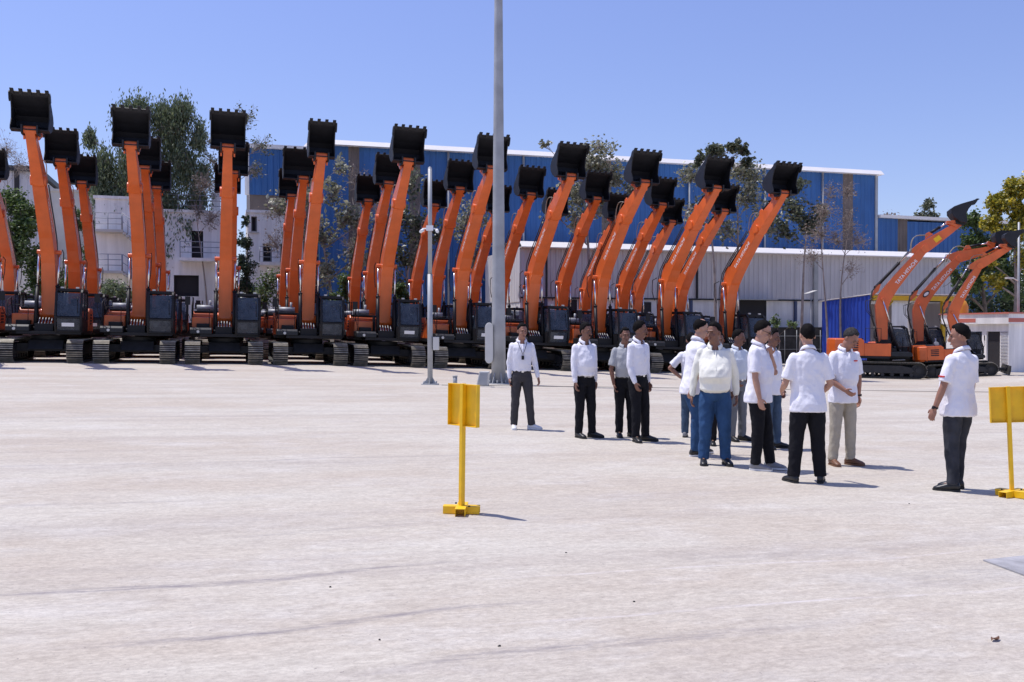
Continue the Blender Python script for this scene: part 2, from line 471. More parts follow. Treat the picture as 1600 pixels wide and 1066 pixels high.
ARM_SECS = [(-0.62, 0.30, 0.09, 0.16), (-0.30, 0.17, 0.26, 0.19), (0.0, 0.09, 0.34, 0.20), (0.45, 0.06, 0.30, 0.195), (1.4, 0.02, 0.22, 0.175), (2.08, 0.0, 0.165, 0.16), (2.38, 0.0, 0.13, 0.155)]
def arm_mesh():
    b = girder(ARM_SECS)
    b.tube([(0,-0.27,0),(0,0.27,0)], 0.20, 20)
    b.tube([(ARM,-0.21,0),(ARM,0.21,0)], 0.14, 18)
    b.prism([(0.35,0.40),(0.55,0.62),(0.72,0.60),(0.80,0.36)], -0.10, -0.05); b.prism([(0.35,0.40),(0.55,0.62),(0.72,0.60),(0.80,0.36)], 0.05, 0.10)
    return b.mesh('arm', M_or, 0.010)
ME_arm = arm_mesh()
def bucket_meshes(wd, nteeth, tag_='bucket'):
    hw = wd/2
    outer = [(0.02,-0.20),(-0.10,0.10),(-0.04,0.50),(0.08,0.80),(0.28,0.93),(0.50,0.86),(0.80,0.62),(1.10,0.34),(1.34,0.10)]
    inner = [(1.30,0.03),(1.05,0.08),(0.75,0.12),(0.42,0.08),(0.16,-0.16)]
    b = MB()
    poly = outer + inner
    for sy in (-1, 1): b.prism(poly, sy*hw, sy*(hw-0.035))
    # shell sheet
    th = 0.03; n = len(outer); o = []
    for i, p in enumerate(outer):
        a = Vector(outer[max(0,i-1)]); c = Vector(outer[min(n-1,i+1)]); d = (c-a).normalized(); nn = Vector((d.y, -d.x))
        o.append((Vector(p) + nn*0.0, Vector(p) + nn*th))
    for i in range(n-1):
        q = [o[i][0], o[i+1][0], o[i+1][1], o[i][1]]
        b.prism([tuple(x) for x in q], -hw+0.03, hw-0.03)
    b.obox((1.32,0,0.10), (1,0,-0.75), (0,1,0), (0.75,0,1), 0.09, hw, 0.022)          # cutting edge
    for sy in (-1, 1):                                                     # side cutters
        b.prism([(1.00,0.05),(1.10,-0.03),(1.34,-0.05),(1.40,0.02),(1.30,0.16),(1.05,0.22)], sy*(hw+0.045), sy*(hw+0.002))
    for sy in (-1, 1): b.prism([(-0.16,-0.12),(-0.05,-0.24),(0.20,-0.18),(0.10,0.30),(-0.14,0.36),(-0.24,0.22)], sy*0.30, sy*0.235)
    b.tube([(0,-0.31,0),(0,0.31,0)], 0.055, 12); b.tube([(-0.12,-0.31,0.28),(-0.12,0.31,0.28)], 0.05, 12)
    me = b.mesh('bucket', M_bucket, 0.006)
    t = MB(); t.prism([(-0.06,0.055),(0.06,0.06),(0.13,0.03),(0.185,-0.035),(0.17,-0.06),(0.06,-0.045),(-0.06,-0.045)], -0.062, 0.062)
    mt = t.mesh('tooth', M_bucket, 0.006)
    return me, mt, [(-hw+0.07) + (2*hw-0.14)*k/(nteeth-1) for k in range(nteeth)]
BK = {'std': bucket_meshes(1.34, 5), 'narrow': bucket_meshes(1.06, 4), 'wide': bucket_meshes(1.9, 5)}

def upper_meshes():
    D = {}
    b = MB(); b.box(-2.15, 0.35, -1.30, 1.30, 1.07, 1.20); b.box(0.35, 1.45, -0.95, 1.33, 1.09, 1.20); b.box(-0.2, 1.2, -0.36, 0.30, 1.20, 1.50)
    b.prism([(-0.35,1.2),(0.75,1.2),(0.60,1.65),(0.42,2.10),(0.0,2.10),(-0.25,1.7)], -0.46, -0.41)
    b.prism([(-0.35,1.2),(0.75,1.2),(0.60,1.65),(0.42,2.10),(0.0,2.10),(-0.25,1.7)], 0.33, 0.375)
    D['upper_frame'] = (b, M_bk, 0.01)
    b = MB()
    secs = []
    pl = [(-1.98,-1.34),(-2.45,-1.25),(-2.72,-0.85),(-2.80,0),(-2.72,0.85),(-2.45,1.25),(-1.98,1.34)]
    n = len(pl); vs = []
    for z, k in ((1.12,0.95),(1.25,1.0),(1.85,1.0),(2.08,0.97),(2.14,0.90)):
        for x, y in pl: vs.append((-1.98+(x+1.98)*k, y*min(1,k+0.02), z))
    fs = [(j*n+i, j*n+(i+1) % n, (j+1)*n+(i+1) % n, (j+1)*n+i) for j in range(4) for i in range(n)]
    fs += [tuple(range(n-1,-1,-1)), tuple(range(4*n, 5*n))]
    b.add(vs, fs); D['counterweight'] = (b, M_or, 0.03)
    b = MB(); b.prism([(-1.975,1.205),(-0.95,1.205),(-0.95,2.02),(-1.10,2.14),(-1.975,2.14)], -1.32, 1.32); D['engine_hood'] = (b, M_or, 0.03)
    b = MB()
    for k in range(4): b.box(-1.75, -1.25, -1.328, -1.30, 1.48+k*0.12, 1.55+k*0.12)
    D['grille'] = (b, M_hole, 0)
    b = MB(); b.box(-0.90, 0.30, -1.26, -0.55, 1.881, 1.90); D['anti_slip_mat'] = (b, M_bk, 0)
    b = MB(); b.box(-1.93, -1.0, -1.25, 1.25, 2.08, 2.16); D['hood_cover'] = (b, M_bk, 0.02)
    b = MB(); b.box(-0.945, 0.42, -1.30, -0.50, 1.205, 1.88); D['fuel_tank'] = (b, M_or, 0.03)
    b = MB(); b.box(0.44, 0.72, -1.10, -0.60, 1.455, 1.62); D['battery_box'] = (b, M_bk, 0.02)
    b = MB(); b.prism([(0.43,1.205),(1.50,1.205),(1.50,1.37),(1.40,1.45),(0.43,1.45)], -1.32, -0.50); D['side_panel'] = (b, M_gy, 0.02)
    b = MB(); b.tube([(1.49,-1.02,1.29),(1.54,-1.02,1.29)], 0.055, 16); D['work_light'] = (b, M_light, 0)
    b = MB(); b.tube([(-1.35,-1.15,2.27),(-1.35,-0.45,2.27)], 0.14, 18); b.tube([(-1.35,-0.6,2.3),(-1.35,-0.6,2.62)], 0.05, 12); D['muffler'] = (b, M_galv, 0)
    b = MB()
    b.tube([(1.35,-1.27,1.44),(1.35,-1.27,2.35),(0.75,-1.27,2.5),(0.40,-1.27,1.87)], 0.017, 8)
    b.tube([(-0.9,-1.28,2.0),(-0.9,-1.28,2.7),(-0.1,-1.28,2.7),(-0.1,-1.28,2.0)], 0.017, 8)
    b.tube([(1.1,-0.6,1.44),(1.1,-0.6,2.2),(1.1,-1.2,2.2)], 0.015, 8)
    D['handrail'] = (b, M_bk, 0)
    b = MB()                                                               # mirror
    b.tube([(1.3,-1.30,1.7),(1.5,-1.42,2.05),(1.5,-1.42,2.45)], 0.014, 6); b.box(1.48, 1.52, -1.53, -1.33, 2.35, 2.68); D['mirror'] = (b, M_bk, 0)
    return D
def cab_meshes():
    D = {}
    y0, y1 = 0.40, 1.38
    prof = [(0.0,1.205),(1.50,1.205),(1.64,1.45),(1.66,1.82),(1.45,2.70),(1.30,2.82),(0.05,2.82),(-0.05,2.6)]
    b = MB()
    def post(p, q, y, r=0.04): b.obox(((p[0]+q[0])/2, y, (p[1]+q[1])/2), (q[0]-p[0],0,q[1]-p[1]), (0,1,0), (-(q[1]-p[1]),0,q[0]-p[0]), math.hypot(q[0]-p[0], q[1]-p[1])/2+r*0.8, r, r)
    for y in (y0+0.04, y1-0.04):
        for i in range(len(prof)): post(prof[i], prof[(i+1) % len(prof)], y)
        post((0.72,1.2),(0.66,2.8), y, 0.035)
        post((0.0,1.62),(0.7,1.62), y, 0.03); 
    def bar(x, z, r=0.035): b.box(x-r, x+r, y0+0.07, y1-0.07, z-r, z+r)
    for x, z in ((1.50,1.23),(1.66,1.74),(1.30,2.79),(0.05,2.79),(0.0,1.24),(-0.03,2.2)): bar(x, z)
    b.box(0.0, 1.34, y0+0.01, y1-0.01, 2.80, 2.865)                      # roof
    b.box(-0.02, 1.52, y0+0.01, y1-0.01, 1.21, 1.28)                     # floor
    b.box(-0.03, 0.72, y0+0.01, y0+0.05, 1.25, 1.62); b.box(-0.03, 0.72, y1-0.05, y1-0.01, 1.25, 1.62); b.box(0.72, 1.5, y1-0.05, y1-0.01, 1.25, 1.75); b.box(0.72, 1.5, y0+0.01, y0+0.05, 1.25, 1.70)
    b.box(-0.05, 0.0, y0+0.02, y1-0.02, 1.25, 2.1)
    D['cab'] = (b, M_bk, 0.008)
    def quad(pts): q = MB(); q.add(pts, [(0,1,2,3)]); return q
    a, c = y0+0.09, y1-0.09
    D['windshield'] = (quad([(1.668,a,1.80),(1.668,c,1.80),(1.470,c,2.69),(1.470,a,2.69)]), M_glass, 0)
    D['lower_window'] = (quad([(1.52,a,1.26),(1.52,c,1.26),(1.655,c,1.70),(1.655,a,1.70)]), M_glass, 0)
    b = MB(); b.add([(0.74,0,1.72),(1.60,0,1.72),(1.43,0,2.68),(0.70,0,2.74)], [(0,1,2,3)]); D['side_window'] = (b, M_glass, 0)
    b = MB(); b.add([(0.0,0,1.66),(0.68,0,1.66),(0.64,0,2.74),(0.0,0,2.6)], [(0,1,2,3)]); D['rear_side_window'] = (b, M_glass, 0)
    b = MB(); b.box(0.25, 0.75, 0.66, 1.18, 1.5, 1.66); b.box(0.15, 0.32, 0.68, 1.16, 1.65, 2.3); b.box(0.17, 0.29, 0.78, 1.06, 2.29, 2.5)
    D['seat'] = (b, M_seat, 0.02)
    b = MB(); b.tube([(1.66,1.22,1.93),(1.53,1.20,2.55)], 0.012, 6); D['wiper'] = (b, M_bk, 0)
    b = MB(); b.add([(1.606,0.66,1.40),(1.606,1.10,1.40),(1.640,1.10,1.54),(1.640,0.66,1.54)], [(0,1,2,3)]); D['paper_notice'] = (b, M_white, 0)
    b = MB(); b.box(1.22,1.30,-0.06,0.06,2.866,2.93); D['roof_light'] = (b, M_light, 0.01)
    return D
def to_mesh(D): return {k: b.mesh(k, m, bv) for k, (b, m, bv) in D.items()}
UP = to_mesh(upper_meshes()); CB = to_mesh(cab_meshes())

def text_mesh(txt, size):
    cu = bpy.data.curves.new('lettering', 'FONT'); cu.body = txt; cu.size = size; cu.offset = size*0.018
    o = bpy.data.objects.new('lettering', cu); col.objects.link(o)
    bpy.context.view_layer.update()
    me = bpy.data.meshes.new_from_object(o.evaluated_get(bpy.context.evaluated_depsgraph_get()))
    bpy.data.objects.remove(o)
    return me
def boom_text():
    me = text_mesh('TATA HITACHI', 0.40)
    w_ = max(v.co.x for v in me.vertices)
    p0 = Vector((0.98, 3.22)); d = (Vector((2.30, 4.48)) - Vector((0.85, 3.10))).normalized(); n = Vector((-d.y, d.x))
    k = 1.62 / w_
    out = me.copy(); vs = []
    bm = bmesh.new()
    for side in (-1, 1):
        mp = {}
        for v in me.vertices:
            tx = v.co.x*k if side < 0 else 1.62 - v.co.x*k
            q = p0 + d*tx + n*(v.co.y*k*1.05 - 0.15)
            t = (tx + 0.2)/2.0
            hw = 0.238 - 0.018*t
            mp[v.index] = bm.verts.new((q.x, side*(hw+0.010), q.y))
        for f in me.polygons:
            vv = [mp[i] for i in f.vertices]
            try: bm.faces.new(vv if side < 0 else vv[::-1])
            except ValueError: pass
    bm.to_mesh(out); bm.free()
    out.materials.clear(); out.materials.append(M_white)
    return out
ME_text = boom_text()

def cyl_pair(name, parent, p, q, y, rb, rr, frac, rodname='piston_rod'):
    p = Vector((p[0], y, p[1])); q = Vector((q[0], y, q[1])); mid = p + (q-p)*frac
    b = MB(); b.tube([p, mid], rb, 14); b.tube([mid-(q-p).normalized()*0.06, mid], rb*1.18, 14)
    b.tube([p+Vector((0,-rb*0.8,0)), p+Vector((0,rb*0.8,0))], rb*1.2, 12)
    o = b.build(name, M_bk, parent)
    b = MB(); b.tube([mid, q], rr, 12); b.tube([q+Vector((0,-0.06,0)), q+Vector((0,0.06,0))], rb*1.05, 12)
    b.build(rodname, M_chrome, o)
    return o

def excavator(label, boom_rot=-0.5, arm_ang=37, bk_ang=77, bucket='std', blade=False, emblem=False, sticker=False, notice=True):
    root = thing('excavator', label, 'excavator', group='orange crawler excavators')
    for sy in (-1, 1):
        t = link('track', ME_track, root, (0, sy*1.20, 0))
        [link('roller', ME_roll, t, (-1.45 + i*2.9/6, 0, 0.22)) for i in range(7)]; link('sprocket', ME_spr, t, (-1.78, 0, 0.46)); link('idler', ME_idl, t, (1.78, 0, 0.46)); link('track_frame', ME_tf, t)
    link('undercarriage_frame', ME_und, root)
    for k in ('upper_frame','counterweight','fuel_tank','battery_box','muffler','handrail','mirror'): link(k, UP[k], root)
    h = link('engine_hood', UP['engine_hood'], root); link('grille', UP['grille'], h); link('grille', UP['grille'], h, (0, 2.628, 0)); link('hood_cover', UP['hood_cover'], h); link('anti_slip_mat', UP['anti_slip_mat'], root)
    s = link('side_panel', UP['side_panel'], root); link('work_light', UP['work_light'], s)
    c = link('cab', CB['cab'], root)
    for k in ('side_window','rear_side_window'):
        for y in (0.43, 1.35): link(k, CB[k], c, (0, y, 0))
    for k in ('windshield','lower_window','seat','wiper') + (('paper_notice',) if notice else ()): link(k, CB[k], c)
    for y in (0.62, 1.16): link('roof_light', CB['roof_light'], c, (0, y, 0))
    foot = Vector((0.18, 1.88)); cr, sr = math.cos(R(boom_rot)), math.sin(R(boom_rot))
    def bp(x, z): return Vector((foot.x + x*cr - z*sr, foot.y + x*sr + z*cr))
    bo = link('boom', ME_boom, root, (foot.x, 0, foot.y), (0, -R(boom_rot), 0))
    link('lettering', ME_text, bo)
    tip = bp(*BOOM_TIP)
    a = R(arm_ang)
    def ap(x, z): return Vector((tip.x + x*math.cos(a) - z*math.sin(a), tip.y + x*math.sin(a) + z*math.cos(a)))
    ar = link('arm', ME_arm, root, (tip.x, 0, tip.y), (0, -a, 0))
    hin = ap(ARM, 0); kb = R(bk_ang)
    def kp(x, z): return Vector((hin.x + x*math.cos(kb) - z*math.sin(kb), hin.y + x*math.sin(kb) + z*math.cos(kb)))
    me, mt, ys = BK[bucket]
    bu = link('bucket', me, root, (hin.x, 0, hin.y), (0, -kb, 0)); bu.scale = (0.93,)*3
    for y in ys: link('tooth', mt, bu, (1.36, y, 0.04), (0, R(30), 0))
    # hydraulics
    for sy in (-1, 1): cyl_pair('boom_cylinder', root, (0.98, 1.30), tuple(bp(0.22, 2.42)), sy*0.365, 0.075, 0.042, 0.56)
    cyl_pair('arm_cylinder', root, tuple(bp(-0.02, 3.12)), tuple(ap(-0.58, 0.36)), 0, 0.085, 0.045, 0.66)
    link_pt = kp(-0.12, 0.28); knee = link_pt + Vector((-0.30*math.cos(kb*0.5), 0.12)); knee = ap(ARM-0.55, 0.42)
    cyl_pair('bucket_cylinder', root, tuple(ap(0.60, 0.52)), tuple(knee), 0, 0.075, 0.04, 0.62)
    b = MB()
    for sy in (-1, 1):
        for p, q in ((knee, link_pt), (knee, ap(ARM-0.35, 0.02))):
            d = Vector((q.x-p.x, 0, q.y-p.y))
            b.obox(((p.x+q.x)/2, sy*0.235, (p.y+q.y)/2), d, (0,1,0), (-d.z,0,d.x), d.length/2+0.06, 0.03, 0.07)
    b.tube([(knee.x,-0.28,knee.y),(knee.x,0.28,knee.y)], 0.075, 14)
    b.build('bucket_link', M_or, root, 0.006)
    # hoses
    b = MB()
    for k, y in enumerate((-0.20, -0.12, 0.12, 0.20)):
        P = [bp(-0.30, 0.7), bp(-0.42, 1.5), bp(-0.44, 2.2), bp(-0.22, 2.95), bp(0.40, 3.55), bp(1.25, 4.25), bp(1.9, 4.85)]
        b.tube([(p.x, y, p.y) for p in P], 0.024, 6)
    P = [(0.30,1.62), (0.05,1.75), tuple(bp(-0.42,0.4)), tuple(bp(-0.36,1.0))]
    for y in (-0.17, -0.06, 0.06, 0.17): b.tube([(p[0], y, p[1]) for p in P], 0.024, 6)
    for sy in (-1, 1):
        P = [bp(-0.36, 1.5), bp(-0.62, 1.9), bp(-0.60, 2.45), bp(-0.10, 2.55)]
        b.tube([(p.x, sy*(0.36+0.02*i), p.y) for i, p in enumerate(P)], 0.02, 6)
    b.build('hydraulic_hose', M_hose, root)
    b = MB()
    for y in (-0.16, 0.0, 0.15):
        P = []
        c0, c1 = bp(2.0, 4.75), ap(0.55, 0.48)
        for i in range(9):
            t = i/8; m_ = c0.lerp(c1, t); m_ = m_ + (ap(0, 1) - ap(0, 0))*0.46*math.sin(math.pi*t)
            P.append((m_.x, y, m_.y))
        b.tube(P, 0.018, 6)
    b.build('hose_loop', M_hosel, root)
    b = MB()
    for k in range(5): b.tube([(1.05, -0.24+k*0.11, 1.22), (1.12, -0.24+k*0.11, 1.45), (0.75, -0.24+k*0.11, 1.72)], 0.02, 6)
    b.build('valve_pipe', M_galv, root)
    if blade:
        b = MB()
        b.prism([(2.75,0.06),(2.86,0.02),(2.95,0.30),(2.98,0.62),(2.90,0.62),(2.82,0.32)], -1.45, 1.45)
        for sy in (-1, 1): b.obox((1.9, sy*0.45, 0.38), (1,0,-0.05), (0,1,0), (0.05,0,1), 0.95, 0.07, 0.08)
        b.build('dozer_blade', M_shoe, root, 0.01)
    if emblem:
        b = MB()
        x0, z0 = 0.66, 2.98
        ring = [(x0+0.24*math.cos(t)*0.73-0.13*math.sin(t)*0.69, z0+0.24*math.cos(t)*0.69+0.13*math.sin(t)*0.73) for t in [2*math.pi*i/20 for i in range(20)]]
        b.prism(ring, -0.345, -0.325); b.build('emblem', M_gy, bo)
        b = MB(); ring = [(x0+(p[0]-x0)*0.72, z0+(p[1]-z0)*0.62) for p in ring]; b.prism(ring, -0.350, -0.346); b.build('emblem_centre', M_white, bo)
    if sticker:
        b = MB(); b.box(0.62, 0.98, -0.222, -0.214, -0.10, 0.16); b.build('yellow_sticker', M_yel, ar)
    return root

ORD = ['first','second','third','fourth','fifth','sixth','seventh','eighth','ninth','tenth']
protos = {}
POSE = {(0,0): (0.5, 41, 78), (0,1): (-1.5, 33, 80)}
prnd = random.Random(12)
def place_exc(kind, s, t, label, heading=-math.pi/2, scale=1.0, pose=None):
    if pose:
        o = excavator(label, pose[0], pose[1], pose[2], bucket=kind if kind in ('narrow', 'wide') else 'std', notice=kind == 'std')
    elif kind not in protos:
        if kind == 'std': o = excavator(label)
        elif kind == 'plain': o = excavator(label, notice=False)
        elif kind == 'narrow': o = excavator(label, bucket='narrow')
        elif kind == 'wide': o = excavator(label, bucket='wide', notice=False)
        elif kind == 'A': o = excavator(label, boom_rot=8, arm_ang=38, bk_ang=60, sticker=True, notice=False)
        elif kind == 'B': o = excavator(label, boom_rot=4, arm_ang=13, bk_ang=36, emblem=True, notice=False)
        elif kind == 'C': o = excavator(label, boom_rot=14, arm_ang=30, bk_ang=50, blade=True, notice=False)
        protos[kind] = o
    else:
        o = copy_tree(protos[kind])
    f = Vector((math.cos(heading), math.sin(heading)))
    e = 0.5
    x, y = s, t
    o.location = (x, y, ground_z(x, y))
    pitch = math.atan2(ground_z(x+f.x*1.8, y+f.y*1.8) - ground_z(x-f.x*1.8, y-f.y*1.8), 3.6)
    l = Vector((-f.y, f.x)); roll = math.atan2(ground_z(x+l.x*1.3, y+l.y*1.3) - ground_z(x-l.x*1.3, y-l.y*1.3), 2.6)
    o.rotation_euler = (Matrix.Rotation(heading, 3, 'Z') @ Matrix.Rotation(-pitch, 3, 'Y') @ Matrix.Rotation(roll, 3, 'X')).to_euler()
    o.scale = (scale,)*3
    o['label'] = label
    return o
S0, DS, T1, DT = -6.60, 3.325, 41.85, 6.2
off1 = [0, 0, 0, 0.05, -0.05, 0, 0, 0, 0, 0]
off2 = [0.1, 0.0, 0.25, -0.1, 0.25, 0.2, 0.3, 0.35, 0.45, 0.5]
off3 = [0.1, 0.1, 0.05, -0.2, 0.3, 0.35, 0.45, 0.5, 0.7, 0.7]
def rpose(row, n):
    if (row, n) in POSE: return POSE[(row, n)]
    return (-0.5 + prnd.uniform(-0.8, 0.8), 37 + prnd.uniform(-2.0, 2.0), 77 + prnd.uniform(-4, 4))
for n in range(10):
    k = 'narrow' if n == 3 else ('plain' if n in (1, 2, 8, 9) else 'std')
    place_exc(k, S0+DS*n+off1[n], T1, 'orange excavator with black bucket raised high, %s from the left in the front row' % ORD[n], pose=rpose(0, n))
for n in range(-1, 10):
    k = 'wide' if n == 3 else ('std' if n % 3 == 0 else 'plain')
    lab = 'orange excavator in the second row, %s' % ('left of the photo edge' if n < 0 else 'directly behind the %s front row machine' % ORD[n])
    place_exc(k, S0+DS*n+(off2[n] if n >= 0 else 0), T1+DT, lab, pose=rpose(1, n))
for n in range(-1, 10):
    lab = 'orange excavator in the rearmost row, %s' % ('cut by the left photo edge' if n < 0 else 'two behind the %s front row machine' % ORD[n])
    place_exc('plain' if n % 2 else 'std', S0+DS*n+(off3[n] if n >= 0 else -0.45), T1+2*DT, lab, pose=rpose(2, n))
place_exc('std', S0-DS, T1, 'orange excavator of the front row standing just past the left photo edge')
def img_heading(deg):                            # 0 towards the camera, 90 to the right of the picture
    v = Vector((-SA, -CA))*math.cos(R(deg)) + Vector((CA, -SA))*math.sin(R(deg))
    return math.atan2(v.y, v.x)
for kind, px, z, hd, scl, lab in (
    ('A', 1374, 45.5, 76, 0.86, 'orange excavator parked side on beside the blue shed with yellow sticker on its arm'),
    ('B', 1434, 47.0, 74, 0.81, 'orange excavator with lowered arm and oval boom emblem before the yellow frame'),
    ('C', 1498, 45.0, 72, 0.70, 'smaller orange excavator with a dozer blade in front of the white gatehouse')):
    x, y = cw((px-800)/F*z, z)
    place_exc(kind, x, y, lab, img_heading(hd), scl)

# ------------------------------------------------------------------ people
def cloth(name, color, rough=0.85, var=0.06):
    return mat(name, color, rough, var=var, vscale=6, bump=0.45, bscale=16, spec=0.2)
C_white = cloth('white_shirt_cloth', (0.82, 0.81, 0.86), var=0.03)
C_white2 = cloth('pale_shirt_cloth', (0.66, 0.70, 0.74))
C_cream = cloth('cream_shirt_cloth', (0.80, 0.79, 0.70), var=0.04)
C_grey = cloth('grey_shirt_cloth', (0.42, 0.43, 0.44))
C_black = cloth('black_trouser_cloth', (0.010, 0.010, 0.013), 0.9)
C_dgrey = cloth('charcoal_trouser_cloth', (0.055, 0.052, 0.055), 0.9)
C_jeans = cloth('blue_denim', (0.030, 0.075, 0.170), 0.9, 0.25)
C_jeans2 = cloth('pale_denim', (0.06, 0.095, 0.155), 0.9, 0.25)
C_bjeans = cloth('charcoal_denim', (0.038, 0.040, 0.048), 0.9, 0.35)
C_khaki = cloth('khaki_cloth', (0.40, 0.36, 0.29), 0.9, 0.08)
C_lgrey = cloth('grey_trouser_cloth', (0.17, 0.18, 0.20), 0.9, 0.1)
S_blk = mat('black_shoe_leather', (0.012, 0.012, 0.013), 0.4)
S_wht = mat('white_shoe', (0.70, 0.70, 0.70), 0.6)
S_brn = mat('brown_shoe', (0.16, 0.07, 0.035), 0.5)
S_gry = mat('grey_shoe', (0.22, 0.22, 0.24), 0.6)
S_sole = mat('dark_sole', (0.02, 0.02, 0.02), 0.8)
H_blk = mat('black_hair', (0.007, 0.006, 0.006), 0.75, bump=0.12, bscale=160, spec=0.08)
H_gry = mat('greying_hair', (0.045, 0.042, 0.04), 0.8, spec=0.08, var=0.5, vscale=60, bump=0.12, bscale=160)
M_eye = mat('eye', (0.10, 0.085, 0.08), 0.2)
M_lip = mat('lip', (0.20, 0.075, 0.06), 0.6)
M_red = mat('red_badge', (0.6, 0.03, 0.02), 0.7)
M_belt = mat('belt_leather', (0.012, 0.010, 0.010), 0.4)
SKINS = {}
def skin(tone):
    if tone not in SKINS:
        c = {'dark': (0.21, 0.100, 0.066), 'mid': (0.33, 0.165, 0.112), 'light': (0.45, 0.25, 0.175)}[tone]
        m = mat('skin_'+tone, c, 0.55, var=0.12, vscale=14, bump=0.08, bscale=60, spec=0.4)
        m.node_tree.nodes['Principled BSDF'].inputs['Subsurface Weight'].default_value = 0.06
        SKINS[tone] = m
    return SKINS[tone]

def remesh(mb, name, m, voxel, it=3, wr=0.0, seed=0, fx=(7, 7, 4), it2=None):
    me = mb.mesh(name)
    o = bpy.data.objects.new(name, me); col.objects.link(o)
    r = o.modifiers.new('r', 'REMESH'); r.mode = 'VOXEL'; r.voxel_size = voxel; r.use_smooth_shade = True
    s_ = o.modifiers.new('s', 'SMOOTH'); s_.factor = 0.5; s_.iterations = it
    bpy.context.view_layer.update()
    out = bpy.data.meshes.new_from_object(o.evaluated_get(bpy.context.evaluated_depsgraph_get()))
    bpy.data.objects.remove(o); bpy.data.meshes.remove(me)
    if wr:
        sd = Vector((seed*13.1, seed*7.7, seed*3.3))
        nr = [v.normal.copy() for v in out.vertices]
        for v, n in zip(out.vertices, nr):
            p = Vector((v.co.x*fx[0], v.co.y*fx[1], v.co.z*fx[2])) + sd
            q = Vector((p.x + p.y*0.7, p.y - p.z*0.9, p.z*1.3 + p.x*0.8))
            d = (1 - abs(noise.noise(q))*2.4)*0.6 + noise.noise(p*2.3)*0.7
            v.co += n*(d*wr)
    out.materials.clear(); out.materials.append(m)
    out.polygons.foreach_set('use_smooth', [True]*len(out.polygons))
    out.name = name
    return out

def capsule(b, pts, rad, n=14):
    """tapered rounded tube along a polyline, joints filled with balls"""
    b.tube(pts, rad, n)
    for p, r in zip(pts, rad): b.ball(p, r*0.985, 12, 8)

